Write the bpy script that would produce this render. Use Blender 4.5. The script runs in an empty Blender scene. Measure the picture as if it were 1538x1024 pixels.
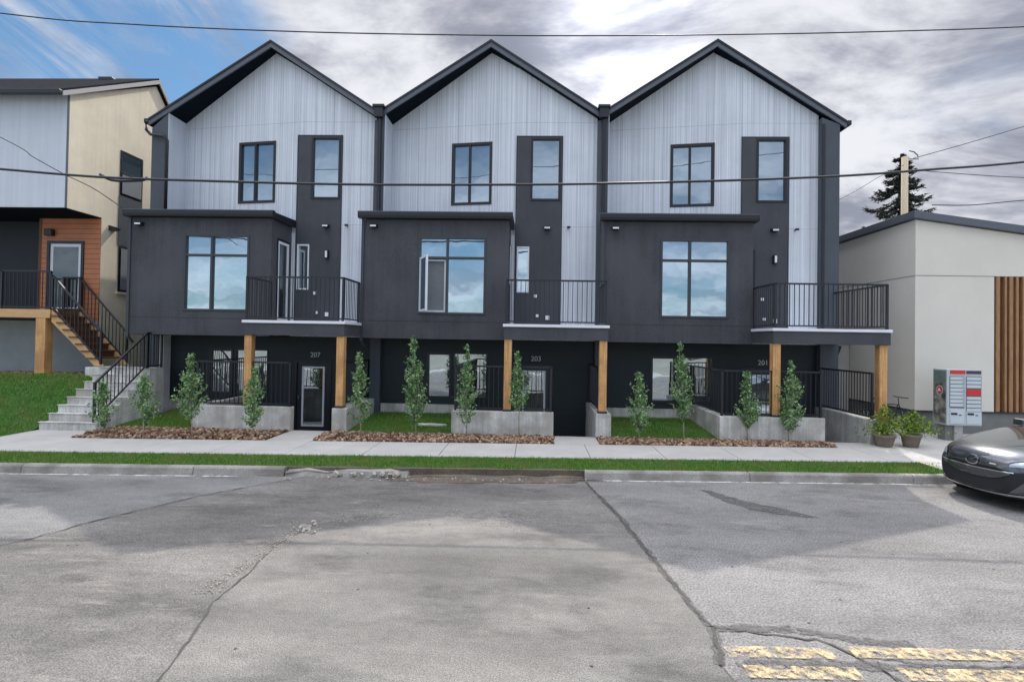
import bpy, bmesh, math, random
from mathutils import Vector, Matrix
from mathutils.bvhtree import BVHTree
random.seed(7)
S = bpy.context.scene
COL = S.collection
H = 2.35
# ------------------------------------------------------------------ camera
CF, YAW, PIT, ROL, SX, SY = 775.2, .0323, .0143, .0165, 6.57, -13.08
R0 = Vector((math.cos(YAW), math.sin(YAW), 0))
F0 = Vector((-math.sin(YAW) * math.cos(PIT), math.cos(YAW) * math.cos(PIT), math.sin(PIT)))
U0 = R0.cross(F0)
R1 = R0 * math.cos(ROL) + U0 * math.sin(ROL)
U1 = U0 * math.cos(ROL) - R0 * math.sin(ROL)
cam = bpy.data.cameras.new('camera'); camo = bpy.data.objects.new('camera', cam); COL.objects.link(camo)
cam.sensor_width = 36; cam.lens = 36 * CF / 1538
cam.shift_x = -SX / 1538; cam.shift_y = SY / 1538
cam.clip_end = 3000; cam.clip_start = .05
m = Matrix((R1, U1, -F0)).transposed().to_4x4(); m.translation = (0, 0, H)
camo.matrix_world = m
S.camera = camo

def ray(px, py):
    return R1 * ((px - 769 - SX) / CF) + U1 * (-(py - 512 - SY) / CF) + F0
def at(px, py, Y):
    r = ray(px, py); r = r * (Y / r.y); return Vector((r.x, r.y, r.z + H))
def atx(px, py, X):
    r = ray(px, py); r = r * (X / r.x); return Vector((r.x, r.y, r.z + H))
def gnd(px, py, z=0):
    r = ray(px, py); r = r * ((z - H) / r.z); return Vector((r.x, r.y, z))

# ------------------------------------------------------------------ materials
def _n(nt, t, **k):
    n = nt.nodes.new(t)
    for a, v in k.items():
        if a in n.inputs: n.inputs[a].default_value = v
        else: setattr(n, a, v)
    return n
def mat(name, col, rough=.7, var=.15, scale=3, fine=0, fscale=60, bump=0, bscale=40, metal=0, stretch=(1, 1, 1), spec=.5, streak=0, sscale=6, tint=None, coat=0):
    m = bpy.data.materials.new(name); m.use_nodes = True
    nt = m.node_tree; b = nt.nodes['Principled BSDF']; L = nt.links
    b.inputs['Roughness'].default_value = rough; b.inputs['Metallic'].default_value = metal
    b.inputs['Specular IOR Level'].default_value = spec
    b.inputs['Coat Weight'].default_value = coat
    tc = _n(nt, 'ShaderNodeTexCoord'); mp = _n(nt, 'ShaderNodeMapping'); mp.inputs['Scale'].default_value = stretch
    geo = _n(nt, 'ShaderNodeNewGeometry')
    L.new(geo.outputs['Position'], mp.inputs['Vector'])
    def ramp(src, lo, hi, a, c):
        r = _n(nt, 'ShaderNodeMapRange'); r.inputs['From Min'].default_value = lo; r.inputs['From Max'].default_value = hi
        r.inputs['To Min'].default_value = a; r.inputs['To Max'].default_value = c; L.new(src, r.inputs['Value']); return r.outputs['Result']
    fac = None
    def mul(a, b_):
        if a is None: return b_
        x = _n(nt, 'ShaderNodeMath', operation='MULTIPLY'); L.new(a, x.inputs[0]); L.new(b_, x.inputs[1]); return x.outputs[0]
    if var:
        n1 = _n(nt, 'ShaderNodeTexNoise', Scale=scale, Detail=8, Roughness=.65); L.new(mp.outputs[0], n1.inputs['Vector'])
        fac = ramp(n1.outputs['Fac'], .25, .75, 1 - var, 1 + var)
    if fine:
        n2 = _n(nt, 'ShaderNodeTexNoise', Scale=fscale, Detail=3, Roughness=.7); L.new(geo.outputs['Position'], n2.inputs['Vector'])
        fac = mul(fac, ramp(n2.outputs['Fac'], .3, .7, 1 - fine, 1 + fine))
    if streak:
        mp2 = _n(nt, 'ShaderNodeMapping'); mp2.inputs['Scale'].default_value = (sscale, sscale, .12); L.new(geo.outputs['Position'], mp2.inputs['Vector'])
        n3 = _n(nt, 'ShaderNodeTexNoise', Scale=1, Detail=6, Roughness=.75); L.new(mp2.outputs[0], n3.inputs['Vector'])
        fac = mul(fac, ramp(n3.outputs['Fac'], .35, .65, 1 - streak, 1 + streak * .5))
    if fac is not None:
        v = _n(nt, 'ShaderNodeVectorMath', operation='SCALE'); v.inputs[0].default_value = col[:3]; L.new(fac, v.inputs['Scale'])
        out = v.outputs[0]
        if tint:
            n4 = _n(nt, 'ShaderNodeTexNoise', Scale=scale * .6, Detail=4); L.new(geo.outputs['Position'], n4.inputs['Vector'])
            mx = _n(nt, 'ShaderNodeMix', data_type='RGBA'); L.new(ramp(n4.outputs['Fac'], .45, .62, 0, tint[3]), mx.inputs[0])
            L.new(out, mx.inputs[6]); mx.inputs[7].default_value = (*tint[:3], 1); out = mx.outputs[2]
        L.new(out, b.inputs['Base Color'])
    else: b.inputs['Base Color'].default_value = (*col[:3], 1)
    if bump:
        n5 = _n(nt, 'ShaderNodeTexNoise', Scale=bscale, Detail=4, Roughness=.6); L.new(geo.outputs['Position'], n5.inputs['Vector'])
        bp = _n(nt, 'ShaderNodeBump', Strength=min(1, bump * 4), Distance=bump * .05); L.new(n5.outputs['Fac'], bp.inputs['Height']); L.new(bp.outputs[0], b.inputs['Normal'])
    m['_b'] = 1
    return m
M = {}
def add_groove(m, period, width=.06, depth=.5, axis='X', dark=.75, phase=0):
    """thin joints every `period` metres (board / panel joints)"""
    nt = m.node_tree; L = nt.links; b = nt.nodes['Principled BSDF']
    geo = _n(nt, 'ShaderNodeNewGeometry'); sp = _n(nt, 'ShaderNodeSeparateXYZ'); L.new(geo.outputs['Position'], sp.inputs[0])
    a = _n(nt, 'ShaderNodeMath', operation='ADD'); L.new(sp.outputs[axis], a.inputs[0]); a.inputs[1].default_value = 1000 + phase
    d = _n(nt, 'ShaderNodeMath', operation='DIVIDE'); L.new(a.outputs[0], d.inputs[0]); d.inputs[1].default_value = period
    f = _n(nt, 'ShaderNodeMath', operation='FRACT'); L.new(d.outputs[0], f.inputs[0])
    c = _n(nt, 'ShaderNodeMath', operation='LESS_THAN'); L.new(f.outputs[0], c.inputs[0]); c.inputs[1].default_value = width
    src = b.inputs['Base Color'].links[0].from_socket if b.inputs['Base Color'].links else None
    mr = _n(nt, 'ShaderNodeMapRange'); L.new(c.outputs[0], mr.inputs['Value']); mr.inputs['To Min'].default_value = 1; mr.inputs['To Max'].default_value = dark
    v = _n(nt, 'ShaderNodeVectorMath', operation='SCALE')
    if src: L.new(src, v.inputs[0])
    else: v.inputs[0].default_value = b.inputs['Base Color'].default_value[:3]
    L.new(mr.outputs[0], v.inputs['Scale']); L.new(v.outputs[0], b.inputs['Base Color'])
    return m

M['siding'] = mat('pale_siding', (.64, .685, .75), .55, .07, 1.2, fine=.08, fscale=90, streak=.26, sscale=20, bump=.02)
add_groove(M['siding'], .152, .05, dark=.70); add_groove(M['siding'], 1.22, .010, dark=.55, phase=.3); add_groove(M['siding'], 3.05, .0035, dark=.6, axis='Z', phase=-2.2)
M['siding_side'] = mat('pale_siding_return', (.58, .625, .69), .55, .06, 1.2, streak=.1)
M['bay'] = mat('grey_stucco', (.064, .067, .078), .8, .20, 1.1, fine=.4, fscale=55, bump=.25, bscale=70, streak=.25, sscale=3, tint=(.08, .082, .092, .7))
add_groove(M['bay'], 100, .00010, axis='Z', phase=-2.80, dark=.6)
M['dpanel'] = mat('charcoal_panel', (.050, .055, .066), .7, .2, 1.5, fine=.15, bump=.06, streak=.08, sscale=5)
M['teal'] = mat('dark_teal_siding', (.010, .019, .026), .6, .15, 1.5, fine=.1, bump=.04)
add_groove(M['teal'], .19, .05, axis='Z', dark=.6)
M['party'] = mat('slate_party_wall', (.065, .078, .098), .65, .1, 2, fine=.1, streak=.08)
M['fascia'] = mat('slate_fascia', (.10, .115, .14), .55, .1, 2)
M['black'] = mat('black_metal', (.012, .014, .02), .42, .1, 4)
M['soffit'] = mat('dark_soffit', (.006, .010, .018), .9, .1, 3, spec=.08)
M['frame'] = mat('window_frame_black', (.010, .012, .018), .4, .08, 5)
M['gframe'] = mat('window_frame_grey', (.04, .044, .055), .45, .08, 5)
M['wframe'] = mat('white_frame', (.72, .75, .8), .4, .05, 5)
M['white'] = mat('white_trim', (.78, .78, .82), .5, .06, 4)
M['rail'] = mat('rail_metal', (.014, .016, .022), .38, .1, 8)
M['cedar'] = mat('cedar_post', (.62, .34, .135), .6, .38, 3.5, fine=.2, fscale=40, stretch=(9, 9, .35), tint=(.33, .15, .06, .45))
M['conc'] = mat('concrete', (.60, .59, .56), .85, .22, 3, fine=.25, fscale=45, bump=.2, bscale=50, tint=(.34, .32, .28, .7), streak=.28, sscale=6)
M['walkc'] = mat('sidewalk_concrete', (.43, .42, .395), .9, .13, 1.6, fine=.22, fscale=70, bump=.08, bscale=80, tint=(.38, .36, .33, .35))
M['kerb'] = mat('kerb_concrete', (.30, .285, .26), .9, .22, 3, fine=.25, fscale=40, bump=.25, bscale=30, tint=(.16, .145, .125, .75))
M['beige'] = mat('cream_stucco', (.76, .68, .53), .9, .09, 1.4, fine=.12, fscale=55, bump=.18, bscale=60, streak=.06)
M['grey_found'] = mat('grey_parging', (.30, .315, .33), .9, .15, 1.6, fine=.15, bump=.1)
M['orange'] = mat('orange_lap_siding', (.48, .18, .085), .6, .12, 3, fine=.1); add_groove(M['orange'], .15, .12, axis='Z', dark=.45)
M['navy'] = mat('navy_wall', (.008, .014, .024), .6, .15, 2)
M['deckw'] = mat('deck_lumber', (.60, .36, .17), .65, .18, 4, fine=.15, stretch=(1, 6, 6))
M['tread'] = mat('brown_treads', (.13, .062, .032), .7, .25, 6, fine=.2)
M['rb'] = mat('grey_stucco_wall', (.70, .67, .595), .9, .05, 1.2, fine=.1, fscale=70, bump=.1, bscale=80)
M['plinth'] = mat('grey_plinth', (.19, .195, .19), .85, .16, 1.8, fine=.12, tint=(.10, .12, .10, .5))
M['slat'] = mat('timber_slat', (.32, .17, .08), .6, .35, 3, fine=.2, stretch=(6, 6, .8))
M['slatback'] = mat('brown_recess', (.10, .045, .022), .8, .3, 3)
M['roofsh'] = mat('roof_shingle', (.022, .022, .025), 1, .35, 5, spec=.05, fine=.6, fscale=25, bump=.3, bscale=20)
M['bark'] = mat('sapling_bark', (.30, .27, .2), .9, .2, 12)
M['dirt'] = mat('dirt', (.13, .105, .08), .95, .35, 3, fine=.35, fscale=40, bump=.5, bscale=25)
M['mulchbase'] = mat('mulch_base', (.09, .055, .035), .95, .35, 8, fine=.4, fscale=60, bump=.5, bscale=40)
M['yellow'] = mat('yellow_paint', (.55, .43, .25), .8, .3, 5, fine=.45, fscale=90)
M['mail'] = mat('mail_door', (.56, .62, .65), .4, .05, 5)
M['mailgap_shade'] = mat('mail_gap_shade', (.12, .14, .16), .6, .05, 5)
M['red'] = mat('red_enamel', (.62, .03, .025), .4, .08, 5)
M['purple'] = mat('purple_label', (.07, .03, .06), .4, .1, 5)
M['alum'] = mat('pale_aluminium', (.50, .56, .58), .4, .05, 5, metal=.15)
M['pot'] = mat('terracotta_grey_pot', (.20, .165, .13), .85, .25, 6, bump=.1)
M['chrome'] = mat('chrome', (.75, .76, .78), .12, 0, metal=1)
M['tyre'] = mat('tyre_rubber', (.015, .015, .016), .8, .1, 6)
M['door'] = mat('dark_door', (.016, .02, .027), .45, .08, 4)
M['trunk'] = mat('tree_bark', (.08, .055, .035), .95, .3, 8)
M['polew'] = mat('pole_wood', (.50, .42, .30), .9, .15, 3, stretch=(4, 4, .4))
M['annex'] = mat('pale_grey_wall', (.42, .41, .40), .85, .06, 2)
M['stone'] = mat('rubble', (.38, .35, .30), .9, .25, 8)

def leafmat(name, c1, c2, rough=.5, sheen=0):
    m = bpy.data.materials.new(name); m.use_nodes = True; nt = m.node_tree; L = nt.links; b = nt.nodes['Principled BSDF']
    g = _n(nt, 'ShaderNodeNewGeometry'); cr = _n(nt, 'ShaderNodeMix', data_type='RGBA')
    pw = _n(nt, 'ShaderNodeMath', operation='POWER'); L.new(g.outputs['Random Per Island'], pw.inputs[0]); pw.inputs[1].default_value = 1.6
    L.new(pw.outputs[0], cr.inputs[0]); cr.inputs[6].default_value = (*c1, 1); cr.inputs[7].default_value = (*c2, 1)
    L.new(cr.outputs[2], b.inputs['Base Color']); b.inputs['Roughness'].default_value = rough
    b.inputs['Specular IOR Level'].default_value = .35
    tr = _n(nt, 'ShaderNodeBsdfTranslucent'); L.new(cr.outputs[2], tr.inputs['Color'])
    mx = _n(nt, 'ShaderNodeMixShader', Fac=.25); L.new(b.outputs[0], mx.inputs[1]); L.new(tr.outputs[0], mx.inputs[2])
    L.new(mx.outputs[0], nt.nodes['Material Output'].inputs['Surface'])
    return m
M['grass'] = leafmat('grass_blades', (.045, .16, .012), (.28, .47, .09))
_nt = M['grass'].node_tree; _cr = [n for n in _nt.nodes if n.bl_idname == 'ShaderNodeMix'][0]
_g = _n(_nt, 'ShaderNodeNewGeometry'); _no = _n(_nt, 'ShaderNodeTexNoise', Scale=1.6, Detail=6, Roughness=.7); _nt.links.new(_g.outputs['Position'], _no.inputs['Vector'])
_r = _n(_nt, 'ShaderNodeMapRange'); _nt.links.new(_no.outputs['Fac'], _r.inputs[0]); _r.inputs[1].default_value = .44; _r.inputs[2].default_value = .62; _r.inputs[4].default_value = .7
_m = _n(_nt, 'ShaderNodeMix', data_type='RGBA'); _nt.links.new(_r.outputs[0], _m.inputs[0]); _m.inputs[7].default_value = (.26, .27, .09, 1)
_tg = [l.to_socket for l in _cr.outputs[2].links]
for _t in _tg: _nt.links.new(_m.outputs[2], _t)
_nt.links.new(_cr.outputs[2], _m.inputs[6])
M['leaf'] = leafmat('sapling_leaves', (.04, .15, .03), (.46, .62, .32))
M['potleaf'] = leafmat('planter_leaves', (.05, .12, .015), (.35, .45, .06))
M['needle'] = leafmat('spruce_needles', (.012, .02, .016), (.05, .065, .05))
M['btree'] = leafmat('street_tree_leaves', (.03, .08, .015), (.20, .30, .07))
M['chips'] = leafmat('wood_chips', (.15, .08, .05), (.62, .44, .30), .9)
M['grassbase'] = mat('grass_base', (.03, .10, .012), .95, .35, 5, fine=.4, fscale=50)

def glassmat(name, refl, body, rough=.02, wav=.02):
    m = bpy.data.materials.new(name); m.use_nodes = True; nt = m.node_tree; L = nt.links
    b = nt.nodes['Principled BSDF']; b.inputs['Base Color'].default_value = (*body, 1); b.inputs['Roughness'].default_value = .3
    gl = _n(nt, 'ShaderNodeBsdfGlossy'); gl.inputs['Color'].default_value = (.70, .80, .87, 1); gl.inputs['Roughness'].default_value = rough
    n = _n(nt, 'ShaderNodeTexNoise', Scale=1.3, Detail=2); g = _n(nt, 'ShaderNodeNewGeometry'); L.new(g.outputs['Position'], n.inputs['Vector'])
    bp = _n(nt, 'ShaderNodeBump', Strength=.2, Distance=wav); L.new(n.outputs['Fac'], bp.inputs['Height']); L.new(bp.outputs[0], gl.inputs['Normal'])
    mx = _n(nt, 'ShaderNodeMixShader', Fac=refl); L.new(b.outputs[0], mx.inputs[1]); L.new(gl.outputs[0], mx.inputs[2])
    L.new(mx.outputs[0], nt.nodes['Material Output'].inputs['Surface'])
    return m
M['glass'] = glassmat('window_glass', .55, (.06, .11, .15))
M['glassup'] = glassmat('upper_window_glass', .42, (.035, .065, .09))
M['glasslow'] = glassmat('ground_floor_glass', .62, (.02, .025, .025))
M['glassdk'] = glassmat('dark_glass', .10, (.01, .012, .014))
M['screen'] = mat('insect_screen', (.20, .22, .24), .8, .1, 9)
M['paint'] = mat('car_paint', (.11, .118, .128), .2, 0, metal=.75, coat=1)
M['paint'].node_tree.nodes['Principled BSDF'].inputs['Coat Roughness'].default_value = .04
M['lampglass'] = glassmat('headlight_glass', .35, (.35, .38, .4))

# --- road
def roadmat(name, col, coarse, light, dust):
    m = bpy.data.materials.new(name); m.use_nodes = True; nt = m.node_tree; L = nt.links; b = nt.nodes['Principled BSDF']
    b.inputs['Roughness'].default_value = .88; b.inputs['Specular IOR Level'].default_value = .3
    g = _n(nt, 'ShaderNodeNewGeometry'); P = g.outputs['Position']
    def noise(sc, det, rg, st=None):
        n = _n(nt, 'ShaderNodeTexNoise', Scale=sc, Detail=det, Roughness=rg)
        if st:
            mp = _n(nt, 'ShaderNodeMapping'); mp.inputs['Scale'].default_value = st; L.new(P, mp.inputs[0]); L.new(mp.outputs[0], n.inputs['Vector'])
        else: L.new(P, n.inputs['Vector'])
        return n.outputs['Fac']
    def rng(s, a, b_, c, d):
        r = _n(nt, 'ShaderNodeMapRange'); L.new(s, r.inputs[0])
        for i, v in enumerate((a, b_, c, d)): r.inputs[i + 1].default_value = v
        return r.outputs[0]
    def mul(a, c):
        x = _n(nt, 'ShaderNodeMath', operation='MULTIPLY'); L.new(a, x.inputs[0]); L.new(c, x.inputs[1]); return x.outputs[0]
    f = rng(noise(.9, 6, .6, (.35, 1.1, 1)), .3, .7, 1 - light, 1 + light)        # broad tyre-track bands along the street
    f = mul(f, rng(noise(9, 5, .7), .3, .7, .90, 1.10))
    agg = noise(coarse, 2, .8)
    f = mul(f, rng(agg, .34, .66, .55, 1.45))
    f = mul(f, rng(noise(coarse * 3, 1, .5), .3, .7, .8, 1.2))
    v = _n(nt, 'ShaderNodeVectorMath', operation='SCALE'); v.inputs[0].default_value = col; L.new(f, v.inputs['Scale'])
    # pale dust scuffs
    stain = rng(noise(1.1, 8, .7, (.6, 1.3, 1)), .50, .66, 1, .62)
    vs = _n(nt, 'ShaderNodeVectorMath', operation='SCALE'); L.new(v.outputs[0], vs.inputs[0]); L.new(stain, vs.inputs['Scale']); v = vs
    ds = rng(noise(2.2, 9, .72, (.5, 2.2, 1)), .58, .72, 0, dust)
    mx = _n(nt, 'ShaderNodeMix', data_type='RGBA'); L.new(ds, mx.inputs[0]); L.new(v.outputs[0], mx.inputs[6]); mx.inputs[7].default_value = (.42, .385, .34, 1)
    # dark spots
    vo = _n(nt, 'ShaderNodeTexVoronoi', Scale=2.6); L.new(P, vo.inputs['Vector'])
    sp = rng(vo.outputs['Distance'], .03, .05, .25, 1)
    v2 = _n(nt, 'ShaderNodeVectorMath', operation='SCALE'); L.new(mx.outputs[2], v2.inputs[0]); L.new(sp, v2.inputs['Scale'])
    L.new(v2.outputs[0], b.inputs['Base Color'])
    bp = _n(nt, 'ShaderNodeBump', Strength=1, Distance=.012); L.new(agg, bp.inputs['Height']); L.new(bp.outputs[0], b.inputs['Normal'])
    return m
M['road'] = roadmat('asphalt', (.20, .196, .19), 60, .2, .30)
M['patch'] = roadmat('asphalt_patch', (.182, .173, .16), 80, .36, .55)
M['roadR'] = roadmat('asphalt_coarse', (.215, .207, .197), 48, .22, .25)
M['crack'] = mat('crack_tar', (.075, .07, .062), .9, .2, 9)
M['tar'] = mat('tar_seal', (.11, .105, .10), .8, .3, 6, fine=.3, fscale=90)
def worn(m, thr, scale=9):
    nt = m.node_tree; L = nt.links; g = _n(nt, 'ShaderNodeNewGeometry')
    n = _n(nt, 'ShaderNodeTexNoise', Scale=scale, Detail=8, Roughness=.75); L.new(g.outputs['Position'], n.inputs['Vector'])
    r = _n(nt, 'ShaderNodeMapRange'); L.new(n.outputs['Fac'], r.inputs[0]); r.inputs[1].default_value = thr; r.inputs[2].default_value = thr + .16
    L.new(r.outputs[0], nt.nodes['Principled BSDF'].inputs['Alpha'])
worn(M['yellow'], .43, 13)
M['wline'] = mat('white_line', (.60, .58, .54), .8, .15, 4, fine=.2); worn(M['wline'], .38, 6)
M['dust'] = mat('dust_gravel', (.50, .45, .38), .9, .2, 8, fine=.4, fscale=60); worn(M['dust'], .50, 5)
worn(M['tar'], .40, 14)

# ------------------------------------------------------------------ mesh builder
class MB:
    def __init__(s): s.v = []; s.f = []
    def add(s, vs, fs):
        n = len(s.v); s.v += [Vector(p) for p in vs]; s.f += [tuple(i + n for i in q) for q in fs]; return s
    def box(s, x0, x1, y0, y1, z0, z1, xf=None):
        vs = [(x, y, z) for z in (z0, z1) for y in (y0, y1) for x in (x0, x1)]
        if xf: vs = [xf(*p) for p in vs]
        return s.add(vs, [(0, 2, 3, 1), (4, 5, 7, 6), (0, 1, 5, 4), (1, 3, 7, 5), (3, 2, 6, 7), (2, 0, 4, 6)])
    def prism(s, pts, y0, y1, xf=None, axis='y'):
        n = len(pts)
        if axis == 'y': vs = [(a, y0, b) for a, b in pts] + [(a, y1, b) for a, b in pts]
        elif axis == 'x': vs = [(y0, a, b) for a, b in pts] + [(y1, a, b) for a, b in pts]
        else: vs = [(a, b, y0) for a, b in pts] + [(a, b, y1) for a, b in pts]
        if xf: vs = [xf(*p) for p in vs]
        return s.add(vs, [tuple(range(n)), tuple(reversed(range(n, 2 * n)))] + [(i, i + n, (i + 1) % n + n, (i + 1) % n) for i in range(n)])
    def bar(s, p, q, w, h, up=(0, 0, 1)):
        p = Vector(p); q = Vector(q); d = (q - p).normalized(); u = Vector(up)
        if abs(d.dot(u)) > .99: u = Vector((0, 1, 0))
        r = d.cross(u).normalized(); u = r.cross(d)
        vs = [c + r * (a * w / 2) + u * (b * h / 2) for c in (p, q) for a, b in ((-1, -1), (1, -1), (1, 1), (-1, 1))]
        return s.add(vs, [(0, 1, 2, 3), (7, 6, 5, 4), (0, 4, 5, 1), (1, 5, 6, 2), (2, 6, 7, 3), (3, 7, 4, 0)])
    def tube(s, pts, r, n=8, closed=False):
        pts = [Vector(p) for p in pts]; rs = r if isinstance(r, (list, tuple)) else [r] * len(pts)
        base = len(s.v); N = len(pts)
        for i, p in enumerate(pts):
            if closed: d = pts[(i + 1) % N] - pts[i - 1]
            else: d = pts[min(i + 1, N - 1)] - pts[max(i - 1, 0)]
            d.normalize(); u = Vector((0, 0, 1)) if abs(d.z) < .9 else Vector((0, 1, 0))
            a = d.cross(u).normalized(); b = a.cross(d)
            for k in range(n):
                t = 2 * math.pi * k / n; s.v.append(p + (a * math.cos(t) + b * math.sin(t)) * rs[i])
        for i in range(N if closed else N - 1):
            j = (i + 1) % N
            for k in range(n):
                k2 = (k + 1) % n; s.f.append((base + i * n + k, base + i * n + k2, base + j * n + k2, base + j * n + k))
        if not closed:
            s.f.append(tuple(base + k for k in reversed(range(n)))); s.f.append(tuple(base + (N - 1) * n + k for k in range(n)))
        return s
    def wall(s, x0, x1, z0, z1, y0, y1, holes=(), xf=None):
        xs = sorted({x0, x1, *[h[0] for h in holes], *[h[1] for h in holes]}); zs = sorted({z0, z1, *[h[2] for h in holes], *[h[3] for h in holes]})
        inside = lambda x, z: x0 < x < x1 and z0 < z < z1 and not any(h[0] < x < h[1] and h[2] < z < h[3] for h in holes)
        idx = {}
        def V(x, y, z):
            k = (x, y, z)
            if k not in idx: idx[k] = len(s.v); s.v.append(Vector(xf(*k) if xf else k))
            return idx[k]
        nx, nz = len(xs) - 1, len(zs) - 1
        occ = lambda i, j: 0 <= i < nx and 0 <= j < nz and inside((xs[i] + xs[i + 1]) / 2, (zs[j] + zs[j + 1]) / 2)
        for i in range(nx):
            for j in range(nz):
                if not occ(i, j): continue
                a, b, c, d = xs[i], xs[i + 1], zs[j], zs[j + 1]
                s.f.append((V(a, y0, c), V(b, y0, c), V(b, y0, d), V(a, y0, d)))
                s.f.append((V(a, y1, d), V(b, y1, d), V(b, y1, c), V(a, y1, c)))
                if not occ(i - 1, j): s.f.append((V(a, y0, d), V(a, y1, d), V(a, y1, c), V(a, y0, c)))
                if not occ(i + 1, j): s.f.append((V(b, y0, c), V(b, y1, c), V(b, y1, d), V(b, y0, d)))
                if not occ(i, j - 1): s.f.append((V(a, y0, c), V(a, y1, c), V(b, y1, c), V(b, y0, c)))
                if not occ(i, j + 1): s.f.append((V(b, y0, d), V(b, y1, d), V(a, y1, d), V(a, y0, d)))
        return s
    def frame(s, x0, x1, z0, z1, y0, y1, w, xf=None, extra=()):
        s.box(x0, x1, y0, y1, z0, z0 + w, xf); s.box(x0, x1, y0, y1, z1 - w, z1, xf)
        s.box(x0, x0 + w, y0, y1, z0 + w, z1 - w, xf); s.box(x1 - w, x1, y0, y1, z0 + w, z1 - w, xf)
        for e in extra: s.box(*e, xf) if len(e) == 6 else None
        return s
    def build(s, name, mt, parent=None, bevel=0, smooth=False, origin=None):
        me = bpy.data.meshes.new(name); o = bpy.data.objects.new(name, me); COL.objects.link(o)
        org = Vector((0, 0, 0))
        if parent is not None:
            o.parent = parent; r = parent
            while r is not None: org = org + r.location; r = r.parent
        elif origin is not None: org = Vector(origin); o.location = org
        me.from_pydata([p - org for p in s.v], [], s.f); me.validate()
        me.materials.append(M[mt] if isinstance(mt, str) else mt)
        bm = bmesh.new(); bm.from_mesh(me); bmesh.ops.recalc_face_normals(bm, faces=bm.faces); bm.to_mesh(me); bm.free()
        if smooth:
            for p in me.polygons: p.use_smooth = True
        if bevel:
            b = o.modifiers.new('bevel', 'BEVEL'); b.width = bevel; b.segments = 2; b.limit_method = 'ANGLE'
        return o
def tag(o, label=None, cat=None, group=None, kind=None):
    if label: o['label'] = label
    if cat: o['category'] = cat
    if group: o['group'] = group
    if kind: o['kind'] = kind
    return o
def thing(name, loc, label, cat, group=None):
    o = bpy.data.objects.new(name, None); COL.objects.link(o); o.location = loc; o.empty_display_size = .2
    return tag(o, label, cat, group)
def struct(mb, name, mt, **k):
    o = mb.build(name, mt, **k); o['kind'] = 'structure'; return o
def lerp(a, b, t): return a + (b - a) * t
def rail(path, z0, z1, gap=.115, posts=None, pk=.016, mt='rail', ends=True):
    """guard rail along a list of (x,y) or (x,y,zoff) points"""
    m = MB(); P = [Vector((p[0], p[1], p[2] if len(p) > 2 else 0)) for p in path]
    for a, b in zip(P, P[1:]):
        A = a + Vector((0, 0, z1)); B = b + Vector((0, 0, z1)); m.bar(A, B, .05, .04)
        A2 = a + Vector((0, 0, z0 + .06)); B2 = b + Vector((0, 0, z0 + .06)); m.bar(A2, B2, .032, .032)
        n = max(1, round((b - a).xy.length / gap))
        for i in range(1, n):
            t = i / n; c = a.lerp(b, t); m.bar(c + Vector((0, 0, z0 + .06)), c + Vector((0, 0, z1 - .02)), pk, pk, (0, 1, 0))
    for i, p in enumerate(P):
        if i in (0, len(P) - 1) and not ends: continue
        m.bar(p + Vector((0, 0, z0)), p + Vector((0, 0, z1 + .01)), .05, .05, (0, 1, 0))
    return m

K = .05
D_SF, D_SN, D_K, D_F = 11.74, 10.37, 9.47, 9.31
# ------------------------------------------------------------------ TOWNHOUSES
P0, PITCH = -11.07, 6.5
YR, YG, YA, YB, YP = 14.84, 15.03, 15.62, 13.86, 12.62
SL = .643
def rooftop(x): return 11.04 - SL * abs(x - 3.22)
def window(parent, x0, x1, z0, z1, y, mull=(), trans=(), fw=.05, fmt='frame', gmt='glass', xf=None, name='window', gd=.05):
    f = MB().frame(x0, x1, z0, z1, y - .018, y + .09, fw, xf)
    for a in mull: f.box(a - .03, a + .03, y - .014, y + .085, z0 + fw, z1 - fw, xf)
    prev = [x0 + fw] + [q for a in mull for q in (a - .03, a + .03)] + [x1 - fw]
    for t in trans:
        for i in range(0, len(prev), 2): f.box(prev[i], prev[i + 1], y - .012, y + .08, t - .03, t + .03, xf)
    w = f.build(name, fmt, parent, bevel=.004)
    MB().box(x0 + .01, x1 - .01, y + gd, y + gd + .02, z0 + .01, z1 - .01, xf).build('pane', gmt, w)
    return w
def text(s, size, loc, rot, mt, parent, name, depth=.006):
    c = bpy.data.curves.new(name, 'FONT'); c.body = s; c.size = size; c.extrude = depth; c.align_x = 'CENTER'; c.align_y = 'CENTER'
    o = bpy.data.objects.new(name, c); COL.objects.link(o)
    bpy.context.view_layer.update(); dg = bpy.context.evaluated_depsgraph_get(); me = bpy.data.meshes.new_from_object(o.evaluated_get(dg))
    bpy.data.objects.remove(o)
    me.transform(Matrix.Translation(loc) @ rot.to_4x4())
    n = bpy.data.objects.new(name, me); COL.objects.link(n); n.parent = parent
    org = Vector((0, 0, 0)); r = parent
    while r is not None: org = org + r.location; r = r.parent
    me.transform(Matrix.Translation(-org)); me.materials.clear(); me.materials.append(M[mt]); return n
FACE = Matrix.Rotation(math.radians(90), 3, 'X')

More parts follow.
